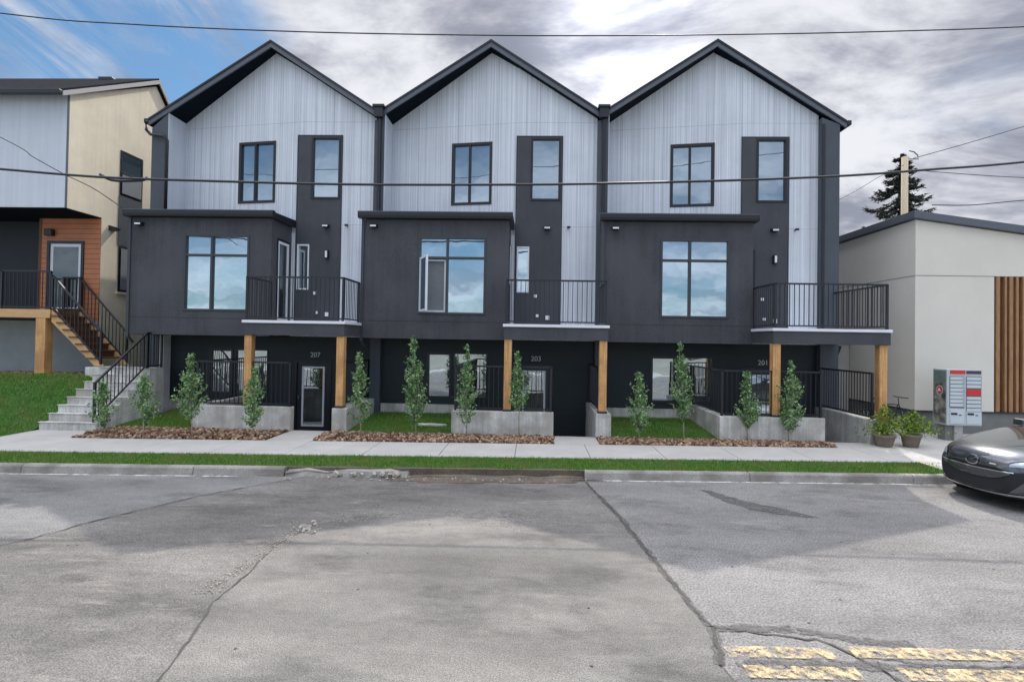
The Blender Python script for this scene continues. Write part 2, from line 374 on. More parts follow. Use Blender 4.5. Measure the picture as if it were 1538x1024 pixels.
hl = ['left townhouse of the dark attached row, its white-framed glass entry door visible, beside cream house',
      'middle townhouse of the dark attached row, with its living room casement window swung open',
      'right townhouse of the dark attached row, its balcony ending beside the plain grey building']
nums = ['207', '203', '201']
for k in range(3):
    X = P0 + PITCH * k
    T = thing('townhouse', (X + 3.25, YG, 0), hl[k], 'townhouse', 'row of gabled attached townhouses')
    xl = -.3 if k == 0 else 0; xr = 6.68 if k == 2 else 6.5
    xl2, xr2 = (.18 if k == 0 else .15), (6.18 if k == 2 else 6.35)
    # party walls, full depth
    def pw(a, b):
        za, zb = rooftop(a) - .34, rooftop(b) - .215
        return MB().prism([(X + a, -.5), (X + b, -.5), (X + b, zb), (X + a, za)], YR + .003, 24)
    pw(xl, xl2).build('party_wall', 'party', T); pw(xr2, xr).build('party_wall', 'party', T)
    # gable siding: left part splays back towards its left corner
    brk = 4.02
    ang = lambda x, y, z: (x, y + (brk - (x - X)) / (brk - xl2) * (YA - YG - .02) + .02, z)
    lw = (X + 2.05, X + 3.28, 6.33, 8.19)
    top = 8.30
    g = MB().wall(X + xl2, X + brk, 5.4, top, YG, YG + .16, [lw], ang)
    t = lambda x: rooftop(x) - .205
    g.prism([(X + xl2, top), (X + brk, top), (X + brk, t(brk)), (X + 3.22, t(3.22)), (X + xl2, t(xl2))], YG, YG + .16, ang)
    rwin = (X + 4.43, X + 5.30, 6.41, 8.26)
    nar = (X + 4.06, X + 4.42, 3.72, 5.06)
    g.wall(X + brk, X + xr2, 2.34, top, YG, YG + .16, [rwin, nar])
    g.prism([(X + brk, top), (X + xr2, top), (X + xr2, t(xr2)), (X + brk, t(brk))], YG, YG + .16)
    g.box(X + 3.88, X + brk, YG, YG + .16, 2.34, 5.4)
    g.build('gable_wall', 'siding', T)
    MB().box(X + xl2, X + xl2 + .02, YR + .01, YA + .05, 5.5, t(xl2) - .005).build('siding_return', 'siding_side', T)
    # charcoal strip around and below the right-hand window
    MB().wall(X + brk, X + 5.34, 2.735, 8.29, YG - .014, YG - .001, [rwin, nar]).build('charcoal_panel', 'dpanel', T)
    e = MB().box(X + brk - .02, X + brk, YG - .02, YG - .001, 2.74, 8.31).box(X + 5.34, X + 5.36, YG - .02, YG - .001, 2.74, 8.31).box(X + brk, X + 5.34, YG - .02, YG - .001, 8.29, 8.31)
    e.build('panel_trim', 'frame', T)
    # upper windows
    window(T, *lw, YG, mull=(X + 2.60,), fw=.08, gmt='glassup', xf=ang)
    window(T, *rwin, YG - .014, fw=.06, gmt='glassup')
    window(T, *nar, YG - .014, fw=.04, fmt='wframe' if k != 2 else 'frame', gmt='glasslow' if k == 0 else 'glass')
    # roof
    xa, xb = (-.4 if k == 0 else 0), (6.86 if k == 2 else 6.5)
    prof = lambda dz0, dz1, a, b: [(X + a, rooftop(a) + dz0), (X + 3.22, rooftop(3.22) + dz0), (X + b, rooftop(b) + dz0), (X + b, rooftop(b) + dz1), (X + 3.22, rooftop(3.22) + dz1), (X + a, rooftop(a) + dz1)]
    def rf(mb, dz0, dz1, y0, y1, a=xa, b=xb):
        q = prof(dz0, dz1, a, b)
        mb.prism([q[0], q[1], q[4], q[5]], y0, y1); mb.prism([q[1], q[2], q[3], q[4]], y0, y1); return mb
    R = rf(MB(), -.06, -.18, YR + .03, 24).build('roof', 'roofsh', T)
    rf(MB(), -.065, -.205, YR - .02, YR + .029).build('fascia', 'fascia', R)
    rf(MB(), 0, -.0645, YR - .045, YR + .028).build('drip_edge', 'black', R)
    rf(MB(), .0, -.0595, YR + .029, 24).build('shingles', 'roofsh', R)
    rf(MB(), -.181, -.2045, YR + .03, YA + .3, xa if k == 0 else xl2, xb if k == 2 else xr2).build('soffit', 'soffit', R)
    # valley outlet box / gutters and pipes
    if k > 0:
        MB().box(X - .13, X + .13, YR - .17, YR - .046, 8.72, 9.0).box(X - .17, X + .17, YR - .2, YR - .046, 9.001, 9.08).build('scupper', 'black', T, bevel=.012)
        MB().bar((X + .02, YR - .06, 5.74), (X + .02, YR - .06, 8.7), .09, .08, (0, 1, 0)).build('downspout', 'black', T, bevel=.01)
    if k == 0:
        MB().tube([(X - .40, YR + .1, 8.66), (X - .46, YR - .05, 8.6), (X - .42, YR - .07, 8.35), (X - .30, YR - .06, 8.22), (X + .1, YR - .06, 8.18), (X + .21, YR - .06, 8.05), (X + .21, YR - .06, 5.74)], .045, 8).build('downspout', 'black', T, smooth=True)
        MB().box(X - .55, X - .41, YR - .02, 24, 8.58, 8.72).build('gutter', 'black', T, bevel=.02)
    if k == 2:
        MB().bar((X + 6.22, YR - .02, 2.8), (X + 6.22, YR - .02, 8.6), .07, .05, (0, 1, 0)).build('downspout', 'black', T)
        MB().box(X + 6.87, X + 7.0, YR - .02, 24, 8.58, 8.72).build('gutter', 'black', T, bevel=.02)
    # bay
    b0, b1, bz0, bz1 = -.05, 3.88, 2.33, 5.55
    bw = (X + 1.44, X + 3.27, 3.0, 5.10)
    bay = MB().wall(X + b0, X + b1, bz0, bz1, YB, YB + .15, [bw])
    bay.box(X + b0, X + b0 + .15, YB + .15, 15.62, bz0, bz1)
    # right side wall with the balcony door opening
    dr = (14.22, 14.86, 2.76, 5.02)
    sw = lambda x, y, z: (X + b1 - (y), x, z)
    bay.wall(YB + .15, YG, bz0, bz1, 0, .15, [dr], sw)
    bay.box(X + b0 + .15, X + b1 - .15, YB + .15, 15.6, bz0, bz0 + .1)
    B = bay.build('bay', 'bay', T)
    MB().box(X + b0 + .01, X + b1 - .01, YB + .01, 15.0, bz0 - .012, bz0 - .001).build('bay_soffit', 'soffit', B)
    for j_ in ((2.05, 2.058, bz0 + .01, 2.79), (b0 + .01, b1 - .01, 2.791, 2.799), (2.05, 2.058, 5.13, 5.54)): MB().box(X + j_[0], X + j_[1], YB - .0016, YB - .0003, j_[2], j_[3]).build('panel_joint', 'black', B)
    gx1 = 3.98
    c = MB().prism([(YB - .17, 5.63), (YB - .15, 5.56), (YB - .01, 5.556), (YB - .01, 5.73), (YB - .17, 5.73)], X - .2, X + gx1, axis='x')
    c.prism([(YB - .009, 5.556), (15.6, 5.556), (15.6, 5.80), (YB - .009, 5.72)], X - .05 if k else X - .2, X + gx1, axis='x')
    c.build('bay_roof', 'black', T, bevel=.01)
    MB().box(X - .2, X + gx1, YB - .15, YB + .0, 5.735, 5.75).build('flashing', 'fascia', T)
    MB().bar((X - .09, YB + .0, 2.25), (X - .09, YB + .0, 5.555), .078, .07, (0, 1, 0)).bar((X - .09, YB + .0, 2.27), (X - .06, YB + .15, 2.1), .07, .06).build('downspout', 'gframe', T, bevel=.008)
    # big living-room window
    if k != 1:
        window(T, *bw, YB, mull=(X + 2.22,), trans=(4.53,), fw=.055, fmt='gframe')
    else:
        wf = MB().frame(*bw, YB - .018, YB + .09, .055)
        wf.box(X + 2.19, X + 2.25, YB - .014, YB + .085, 3.055, 5.045)
        wf.box(X + 1.495, X + 2.19, YB - .012, YB + .08, 4.50, 4.56).box(X + 2.25, X + 3.215, YB - .012, YB + .08, 4.50, 4.56)
        w = wf.build('window', 'gframe', T, bevel=.004)
        MB().box(X + 2.25, X + 3.22, YB + .05, YB + .07, 3.05, 5.05).box(X + 1.49, X + 2.19, YB + .05, YB + .07, 4.56, 5.05).build('pane', 'glass', w)
        MB().box(X + 1.49, X + 2.19, YB + .11, YB + .12, 3.05, 4.5).build('insect_screen', 'screen', w)
        MB().frame(X + 1.50, X + 2.185, 3.06, 4.49, YB + .05, YB + .10, .05).build('inner_frame', 'wframe', w)
        a = math.radians(62); hx, hy = X + 1.50, YB - .02
        sf = lambda x, y, z: (hx + x * math.cos(a) + y * math.sin(a), hy - x * math.sin(a) + y * math.cos(a), z)
        sash = MB().frame(0, .64, 3.06, 4.52, -.03, .02, .055, sf).build('sash', 'wframe', w)
        tag(sash, 'window sash swung open outwards')
        MB().box(.05, .59, -.012, -.002, 3.11, 4.47, sf).build('pane', 'glass', sash)
    # side balcony door
    D = MB().frame(dr[0] + .003, dr[1] - .003, dr[2] + .003, dr[3] - .003, -.012, .1, .07, sw).build('balcony_door', 'wframe', T)
    MB().box(dr[0] + .05, dr[1] - .05, .02, .04, dr[2] + .05, dr[3] - .05, sw).build('pane', 'glassdk', D)
    MB().frame(dr[0] - .05, dr[1] + .05, dr[2] - .02, dr[3] + .06, -.02, -.0005, .05, sw).build('door_frame', 'frame', D)
    # lamps
    def lamp(px, pz, y, kind):
        if kind == 0:
            l = MB().prism([(y - .17, pz + .02), (y - .02, pz + .06), (y - .02, pz - .05), (y - .16, pz - .04)], X + px - .09, X + px + .09, axis='x').build('wall_lamp', 'black', T, bevel=.01)
            MB().box(X + px - .08, X + px + .08, y - .172, y - .165, pz - .032, pz + .012).build('lens', 'wframe', l)
        else:
            l = MB().box(X + px - .055, X + px + .055, y - .11, y - .015, pz - .13, pz + .13).build('wall_lamp', 'black', T, bevel=.015)
            MB().box(X + px - .03, X + px + .03, y - .115, y - .108, pz - .09, pz + .10).build('lens', 'wframe', l)
    lamp(.22, 5.36, YB + .015, 0); lamp(4.93, 5.60, YG, 0)
    if k != 1: lamp(4.96, 4.76, YG, 1)
    MB().box(X + 5.52, X + 5.56, YG - .12, YG, 5.60, 5.64).box(X + 5.50, X + 5.6, YG - .13, YG - .11, 5.59, 5.65).build('wall_hook', 'black', T)
    for (fx, fz, fw_) in ((4.62, 3.62, .045), (4.68, 3.05, .04), (4.98, 3.0, .06)):
        MB().box(X + fx - fw_, X + fx + fw_, YG - .05, YG - .013, fz - fw_, fz + fw_).build('wall_vent', 'white', T, bevel=.01)
    # balcony
    q0, q1 = 3.86, (6.62 if k == 2 else 6.40)
    yb = YG - .02
    side = YB - .002 if k < 2 else yb
    Bc = MB().box(X + q0, X + q1, YP, YP + .05, 2.36, 2.66).box(X + q0, X + q0 + .05, YP + .05, YB - .002, 2.36, 2.66)
    Bc.box(X + q1 - .05, X + q1, YP + .05, side, 2.36, 2.66)
    Bo = Bc.build('balcony', 'bay', T, bevel=.004)
    dk = MB().box(X + q0 - .03, X + q1 + .03, YP - .03, YB - .003, 2.662, 2.73).box(X + b1 + .002, X + (6.40 if k < 2 else q1), YB - .003, yb, 2.662, 2.73)
    dk.build('deck_edge', 'white', Bo, bevel=.006)
    MB().box(X + q0 + .05, X + q1 - .05, YP + .05, YB - .003, 2.40, 2.44).build('balcony_soffit', 'soffit', Bo)
    path = [(X + q0 + .05, YB - .03), (X + q0 + .05, YP + .05), (X + q1 - .06, YP + .05), (X + q1 - .06, side - .04)]
    rail(path, 2.735, 3.81).build('railing', 'rail', Bo)
    # posts
    for n_, (a, z) in enumerate(((3.87, .59), (6.2 if k < 2 else 6.39, .59 if k < 2 else 0.0))):
        MB().box(X + a, X + a + .185, YP + .04, YP + .225, z, 2.359).build('post', 'cedar', T, bevel=.008)
        MB().box(X + a - .012, X + a + .197, YP + .028, YP + .237, z, z + .05).build('post_base', 'gframe', T)
    MB().box(X + xl2 + .001, X + xr2 - .001, YG + .152, 23.8, 2.0, 2.28).build('floor_slab', 'dpanel', T)
    MB().box(X + xl2 + .001, X + xr2 - .001, 23.81, 23.99, -.5, rooftop(0) - .5).build('back_wall', 'dpanel', T)
    # ground floor
    lo0 = .30 if k == 0 else .15
    w1 = (X + 1.47, X + 2.21, .60, 1.94); w2 = (X + 2.25, X + 3.26, .62, 1.94); dd = (X + 4.13, X + 5.10, -.49, 1.57)
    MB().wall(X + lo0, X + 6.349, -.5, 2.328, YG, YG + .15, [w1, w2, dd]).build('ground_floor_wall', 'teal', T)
    if k == 0: MB().box(X + .182, X + .299, YG - .3, YG + .1, 0, 2.31).build('corner_trim', 'white', T)
    window(T, *w1, YG, fw=.07, gmt='glasslow'); window(T, *w2, YG, fw=.04, fmt='frame', gmt='glasslow')
    de = MB().box(*dd[:2], YG + .03, YG + .08, *dd[2:]).build('entry_door', 'door', T)
    MB().frame(X + 4.28, X + 4.95, -.30, 1.46, YG + .005, YG + .03, .05).build('glazing_bead', 'wframe', de)
    MB().box(X + 4.32, X + 4.91, YG + .018, YG + .028, -.26, 1.42).build('pane', 'glasslow', de)
    MB().box(X + 4.19, X + 4.23, YG - .05, YG + .03, .50, .62).build('handle', 'chrome', de)
    MB().frame(X + 4.07, X + 5.16, -.497, 1.63, YG - .02, YG + .028, .055).build('door_frame', 'frame', de)
    text(nums[k], .20, (X + 4.67, YG - .012, 1.80), FACE, 'alum', T, 'house_number')
    fd = MB().box(X + lo0, X + 2.598, YG - .055, YG - .001, -.5, .43)
    fd.build('foundation', 'conc', T, bevel=.006)

    # retaining walls, guard rails, paving of the sunken entry
    MB().box(X + 2.6, X + 5.1, YP, YP + .2, -.5, .585).box(X + 2.6, X + 2.8, YP + .201, YG - .001, -.5, .585).build('retaining_wall', 'conc', origin=(X + 3.8, YP, 0), bevel=.012)
    tag(bpy.data.objects[-1] if False else COL.objects[-1], 'low concrete retaining wall under the ground-level guard rail of the %s townhouse' % ('left', 'middle', 'right')[k], 'concrete wall', 'low concrete walls by the entries')
    MB().box(X + 6.13, X + (6.5 if k < 2 else 6.36), YP, YG - .001, -.5, .58).build('entry_side_wall', 'conc', origin=(X + 6.3, YP, 0), bevel=.012)
    tag(COL.objects[-1], ['concrete side wall right of the white-framed glass entry door of the left townhouse', 'concrete side wall under the right cedar post of the middle townhouse', 'shaded concrete side wall right of the right townhouse entry, beside the planters'][k], 'concrete wall', 'low concrete walls by the entries')
    G = thing('guard_rail', (X + 3.8, YP, .59), 'black metal guard rail with thin pickets on the low concrete wall of the %s townhouse' % ('left', 'middle', 'right')[k], 'guard rail', 'guard rails at street level')
    rail([(X + 5.03, YP + .09), (X + 2.68, YP + .09), (X + 2.68, YG - .06)], .586, 1.68).build('railing', 'rail', G)
    G = thing('guard_rail', (X + 6.3, YP, .59), ['short black guard rail running back behind the right cedar post of the left townhouse', 'short black guard rail running back behind the right cedar post of the middle townhouse', 'black guard rail running back above the shaded wall beside the planters'][k], 'guard rail', 'guard rails at street level')
    rail([(X + 6.24, YP + (.3 if k < 2 else .08)), (X + 6.24, YG - .06)], .581, 1.68).build('railing', 'rail', G)
    pf = MB().box(X + 2.8, X + 6.13, YP + .35, YG - .002, -.56, -.5)
    for i in range(3): pf.box(X + 5.1, X + 6.13, YP + .12 + i * .25, YP + .37 + i * .25, -.5, -.13 - i * .125)
    ea, eb = D_SF + K * (X + 5.1) + .004, D_SF + K * (X + 6.13) + .004
    pf.prism([(X + 5.1, ea), (X + 6.13, eb), (X + 6.13, YP + .12), (X + 5.1, YP + .12)], -.5, .0, axis='z')
    struct(pf, 'entry_path', 'walkc')

# ------------------------------------------------------------------ GROUND
K = .05
def sw_(x, d): return (x, d + K * x)
def strip(x0, x1, d0, d1, z0, z1, n=1, taper=None):
    mb = MB(); 
    for i in range(n):
        a = lerp(x0, x1, i / n); b = lerp(x0, x1, (i + 1) / n)
        q = [sw_(a, d0), sw_(b, d0), sw_(b, d1), sw_(a, d1)]
        mb.prism(q, z0, z1, axis='z')
    return mb
D_SF, D_SN, D_K, D_F = 11.74, 10.37, 9.47, 9.31
struct(MB().add([(-600, -400, -.7), (600, -400, -.7), (600, 900, -.7), (-600, 900, -.7)], [(0, 1, 2, 3)]), 'ground', 'dirt')
struct(MB().add([sw_(-200, D_F + .05) + (-.15,), sw_(200, D_F + .05) + (-.15,), (200, -6, -.15), (-200, -6, -.15)], [(0, 1, 2, 3)]), 'road', 'road')
# sidewalk slabs with joints
sw = MB(); x = -60
while x < 14:
    w = 1.53; q = [sw_(x + .006, D_SN), sw_(x + w - .006, D_SN), sw_(x + w - .006, D_SF), sw_(x + .006, D_SF)]
    sw.prism(q, -.12, .0, axis='z'); x += w
struct(sw, 'sidewalk', 'walkc', bevel=.006)
struct(strip(-60, 14, D_SN + .01, D_SF - .01, -.2, -.008), 'sidewalk_base', 'dirt')
# plaza on the right
pl = [sw_(7.05, D_SF + .005), sw_(60, D_SF + .005), (60, 30), (7.05 + 1.26, 30), (P0 + 13 + 6.37, 30), (P0 + 13 + 6.37, YP - .02), (7.05, YP - .02)]
struct(MB().prism([(8.31, 12.0), (60, 12.0 + 0), (60, 30), (8.31, 30)], -.12, -.004, axis='z'), 'pavement', 'walkc')
struct(MB().add([(*sw_(8.06, D_SF), -.006), (*sw_(60, D_SF), -.006), (60, 12.0, -.006), (8.31, 12.0, -.006), (8.31, YP, -.006), (8.06, YP, -.006), (8.06, D_SF + K * 8.06 + .01, -.006)], [(0, 1, 2, 3, 4, 5, 6)]), 'pavement', 'walkc')
struct(strip(14, 60, D_SN, D_SF, -.12, -.002), 'pavement', 'walkc')
# street grass strip
struct(strip(-60, 7.9, D_K, D_SN - .004, -.2, -.022), 'verge_soil', 'dirt')
struct(strip(-60, 7.8, D_K + .10, D_SN - .02, -.03, -.019), 'verge_soil', 'grassbase')
struct(strip(7.9, 60, D_K, D_SN - .004, -.2, -.006), 'pavement', 'walkc')
# kerb: whole left part, crumbled middle, whole right part
def kerb(x0, x1, top=0.0, rough=0):
    mb = MB(); n = max(2, int((x1 - x0) / (.35 if rough else 2.4))); prof = [(D_F - .012, -.2), (D_F - .012, -.15), (D_F + .015, top - .03), (D_F + .04, top), (D_K, top), (D_K, -.2)]
    rows = []
    for i in range(n + 1):
        x = lerp(x0, x1, i / n); r = []
        for d, z in prof:
            zz = z if z <= -.15 else z - rough * random.random() * .08
            r.append(Vector((*sw_(x, d + (random.uniform(-1, 1) * .03 * rough)), zz)))
        rows.append(r)
    base = len(mb.v); k = len(prof)
    for r in rows: mb.v += r
    for i in range(n):
        for j in range(k): mb.f.append((base + i * k + j, base + i * k + (j + 1) % k, base + (i + 1) * k + (j + 1) % k, base + (i + 1) * k + j))
    mb.f.append(tuple(range(k))); mb.f.append(tuple(n * k + j for j in reversed(range(k))))
    return mb
x = -60
while x < -4.4:
    struct(kerb(x + .004, min(x + 3.0, -4.4) - .004), 'kerb', 'kerb', bevel=.012); x += 3.0
struct(kerb(-4.38, -2.2, -.02, 1), 'kerb', 'kerb')
struct(kerb(-2.18, .95, -.11, .5), 'kerb', 'dirt')
x = .97
while x < 60:
    struct(kerb(x + .004, x + 3.0 - .004), 'kerb', 'kerb', bevel=.012); x += 3.0
# gutter line
for a, b in ((-60, -5.2), (1.3, 40)):
    q = [sw_(a, D_F - .075), sw_(b, D_F - .075), sw_(b, D_F - .018), sw_(a, D_F - .018)]
    struct(MB().add([(p[0], p[1], -.146) for p in q], [(0, 1, 2, 3)]), 'gutter_line', 'wline')
# dirt in the washed-out kerb
def blob(cx, cy, rx, ry, z, n=40, jag=.25):
    v = [(cx, cy, z)]
    for i in range(n):
        t = 2 * math.pi * i / n; r = 1 + random.uniform(-jag, jag)
        x = cx + rx * r * math.cos(t); v.append((x, cy + ry * r * math.sin(t) + K * (x - cx), z))
    return MB().add(v, [(0, i + 1, (i + 1) % n + 1) for i in range(n)])
struct(blob(-.9, 9.17, 1.9, .22, -.1385), 'washed_soil', 'dirt')
def poly_sheet(pts, z, mt, name, jag=.03, step=.18):
    out = []
    n = len(pts)
    for i in range(n):
        a = Vector(pts[i]); b = Vector(pts[(i + 1) % n]); k = max(1, int((b - a).length / step))
        nrm = Vector(((b - a).y, -(b - a).x)).normalized()
        for j in range(k): out.append(a.lerp(b, j / k) + nrm * random.uniform(-jag, jag))
    me = MB(); me.v = [Vector((p.x, p.y, z)) for p in out]; me.f = [tuple(range(len(out)))]
    return struct(me, name, mt)
ln1 = [(-3.95, 9.13), (-5.11, 7.86), (-5.75, 6.75), (-6.0, 6.1), (-6.6, 5.2), (-7.3, 4.2), (-8.5, 2.5)]
ln2 = [(-2.85, 6.75), (-3.02, 6.1), (-2.94, 5.3), (-2.94, 4.76), (-2.80, 4.3), (-2.64, 3.66), (-2.4, 2.5), (-2.2, 0)]
lnR = [(.98, 9.25), (1.10, 8.4), (1.27, 7.47), (1.36, 6.6), (1.43, 5.93), (1.52, 5.2), (1.60, 4.54), (1.50, 4.08), (1.62, 3.5), (1.8, 2), (2, 0)]
poly_sheet(ln1 + [(-8.5, 0)] + list(reversed(lnR)), -.146, 'patch', 'road_patch')
poly_sheet(lnR + [(60, 0), (60, 12.2), (1.0, 9.27)], -.1455, 'roadR', 'road_patch', jag=.0)
M['patch2'] = roadmat('asphalt_smooth', (.205, .196, .18), 85, .34, .30)
poly_sheet(ln2 + [(1.95, 0)] + [(a - .02, b) for a, b in reversed(lnR[3:-1])] + [(-.8, 6.9)], -.142, 'patch2', 'road_patch')
def ribbon(mb, pts, w, z, wob=.02, wj=.5):
    P = []
    for a, b in zip(pts, pts[1:]):
        a = Vector(a); b = Vector(b); k = max(1, int((b - a).length / .07))
        for j in range(k): P.append(a.lerp(b, j / k))
    P.append(Vector(pts[-1])); P = [p + Vector((random.uniform(-wob, wob), random.uniform(-wob, wob))) for p in P]
    base = len(mb.v)
    for i, p in enumerate(P):
        d = (P[min(i + 1, len(P) - 1)] - P[max(i - 1, 0)]).normalized(); n = Vector((-d.y, d.x)) * w * random.uniform(1 - wj, 1 + wj) / 2
        mb.v += [Vector((*(p + n), z)), Vector((*(p - n), z))]
    for i in range(len(P) - 1): mb.f.append((base + 2 * i, base + 2 * i + 1, base + 2 * i + 3, base + 2 * i + 2))
    return mb
cr = MB()
ribbon(cr, ln1[:5], .022, -.137); ribbon(cr, ln2[:7], .016, -.137, .012); ribbon(cr, lnR[:8], .030, -.137)
ribbon(cr, [(1.60, 4.62), (2.1, 4.52), (2.5, 4.46), (2.68, 4.2), (2.8, 3.9), (3.3, 3.75)], .02, -.137)
ribbon(cr, [(2.62, 4.28), (3.2, 4.17), (4.4, 4.2), (6, 4.35)], .016, -.137)
ribbon(cr, [(2.75, 4.2), (2.72, 3.6), (2.9, 3)], .014, -.137)
struct(cr, 'road_cracks', 'crack')
tb = MB()
ribbon(tb, lnR[1:8], .08, -.139, .015, .3)
ribbon(tb, [(1.62, 4.62), (2.3, 4.62), (2.75, 4.5), (3.2, 4.45)], .10, -.139, .02, .2)
ribbon(tb, [(1.62, 4.1), (2.2, 4.13), (3.6, 4.15), (6, 4.3)], .10, -.1375, .01)
struct(tb, 'tar_patch', 'tar')
poly_sheet([(2.86, 8.9), (3.02, 8.85), (3.42, 8.3), (3.85, 7.95), (4.2, 7.6), (3.7, 7.68), (3.3, 7.9), (3.05, 8.3)], -.139, 'tar', 'tar_patch', .03, .1)
for a0, b0, c0 in ((1.60, 2.46, 4.27), (1.66, 2.52, 4.02), (2.62, 12, 4.30), (2.84, 12, 4.03)):
    sl = .02
    struct(MB().add([(a0, c0 - .075 + sl * (a0 - 2), -.134), (b0, c0 - .075 + sl * (b0 - 2), -.134), (b0, c0 + .075 + sl * (b0 - 2), -.134), (a0, c0 + .075 + sl * (a0 - 2), -.134)], [(0, 1, 2, 3)]), 'road_marking', 'yellow')
db = MB()
ribbon(db, [(-3.6, 8.9), (-2.0, 8.95), (.6, 9.0)], .05, -.1405, .05)
struct(db, 'road_dust', 'dust')
# pale marks on the plaza
for (a, b) in (((1301, 666), (1357, 684)), ((1372, 684), (1430, 699))):
    p, q = gnd(*a, .003), gnd(*b, .003); n = (q - p).cross(Vector((0, 0, 1))).normalized() * .035
    struct(MB().add([p - n, q - n, q + n, p + n], [(0, 1, 2, 3)]), 'pavement_marking', 'wline')
# stones along the road and kerb
def rock(mb, c, r, fl=.6):
    t = [Vector((math.sin(a) * math.cos(b), math.sin(a) * math.sin(b), math.cos(a))) for a, b in ((0, 0), (1.2, 0), (1.2, 1.26), (1.2, 2.5), (1.2, 3.77), (1.2, 5.03), (2.3, .6), (2.3, 2.4), (2.3, 4.4))]
    ax = Matrix.Rotation(random.random() * 6, 3, Vector((random.random(), random.random(), random.random() + .1)).normalized())
    v = [Vector(c) + ((ax @ p) * r * random.uniform(.65, 1.25)) * Vector((1, 1, fl)).length * .6 for p in t]
    mb.add(v, [(0, 1, 2), (0, 2, 3), (0, 3, 4), (0, 4, 5), (0, 5, 1), (1, 6, 2), (2, 6, 7), (2, 7, 3), (3, 7, 8), (3, 8, 4), (4, 8, 5), (5, 8, 6), (5, 6, 1), (6, 8, 7)])
rk = MB()
for i in range(700):
    t = random.random(); x = lerp(-3.05, .3, t) + random.gauss(0, .12); y = 6.7 + .75 * math.sin(t * 2.6) + random.gauss(0, .09)
    rock(rk, (x, y, -.137), random.uniform(.003, .012))
for i in range(500):
    t = random.random(); rock(rk, (lerp(-2.9, -3.1, t) + random.gauss(-.05, .06), lerp(6.6, 4.9, t), -.137), random.uniform(.002, .011))
for i in range(26): rock(rk, (random.gauss(-2.85, .10), random.gauss(6.62, .10), -.13), random.uniform(.015, .04))
for i in range(420): rock(rk, (random.uniform(-9, 8), random.uniform(3.4, 9.0), -.137), random.uniform(.002, .007))
for i in range(16): x = random.uniform(-3.5, -2.3); rock(rk, (*sw_(x, 9.30), -.09), random.uniform(.03, .075))
for i in range(60): x = random.uniform(-4.5, 1.0); rock(rk, (*sw_(x, random.gauss(9.17, .08)), -.13), random.uniform(.008, .03))
tag(rk.build('loose_gravel', 'stone'), kind='stuff')

# lawns + blades
def blades(mb, pick, n, h0=.035, h1=.085, w=.006):
    for i in range(n):
        x, y, z = pick()
        a = random.random() * 6.283; h = random.uniform(h0, h1); l = random.uniform(0, .6) * h; la = random.random() * 6.283
        dx, dy = math.cos(a) * w, math.sin(a) * w
        b = len(mb.v); mb.v += [Vector((x - dx, y - dy, z)), Vector((x + dx, y + dy, z)), Vector((x + math.cos(la) * l, y + math.sin(la) * l, z + h))]
        mb.f.append((b, b + 1, b + 2))
    return mb
vg = MB()
def pv():
    x = random.uniform(-13, 8.05) if random.random() < .97 else random.uniform(-18, -13)
    if x > 7.85 and random.random() < .5: x = 7.8
    e = .03 * math.sin(x * 3.1) + .03 * math.sin(x * 7.7)
    dlo = D_K - .03 + e * .6
    if -4.4 < x < 1.0: dlo += .10 + .06 * math.sin(x * 5)
    if random.random() < .25 and math.sin(x * 1.7) + math.sin(x * 4.1 + 1) > 1.1: x += random.uniform(-.5, .5)
    d = random.uniform(dlo, D_SN + .02)
    return (*sw_(x, d), -.022)
blades(vg, pv, 60000, .02, .062, .006)
tag(vg.build('grass', 'grass'), kind='stuff')
for k in range(3):
    X = P0 + PITCH * k; x0, x1 = X + (.95 if k == 0 else .02), X + 2.598
    if k: x0 = X + .02
    def zz(x, y): return .0 + .17 * (y - 12.5) / 2.5
    mb = MB(); nx, ny = 10, 10
    if k == 0: x0 = -10.45
    for i in range(nx + 1):
        for j in range(ny + 1):
            x = lerp(x0, x1, i / nx); y = lerp(12.35, YG - .056, j / ny); mb.v.append(Vector((x, y, zz(x, y) + .015 * math.sin(x * 3 + y * 2) if 0 < j < ny else zz(x, y))))
    for i in range(nx):
        for j in range(ny):
            a = i * (ny + 1) + j; mb.f.append((a, a + ny + 1, a + ny + 2, a + 1))
    struct(mb, 'lawn', 'grassbase')
    gb = MB(); blades(gb, lambda: (lambda x, y: (x, y, zz(x, y) - .005))(random.uniform(x0 + .02, x1 - .02), random.uniform(12.3, YG - .07)), 15000, .03, .07, .007)
    tag(gb.build('grass', 'grass'), kind='stuff')
MB().prism([(-2.95, 13.35), (-2.35, 13.30), (-2.2, 13.42), (-2.6, 13.52), (-3.0, 13.47)], .07, .125, axis='z').build('stepping_stone', 'conc', origin=(-2.6, 13.4, .07), bevel=.01)
tag(COL.objects[-1], 'flat pale stone lying in the lawn of the middle townhouse', 'stone')
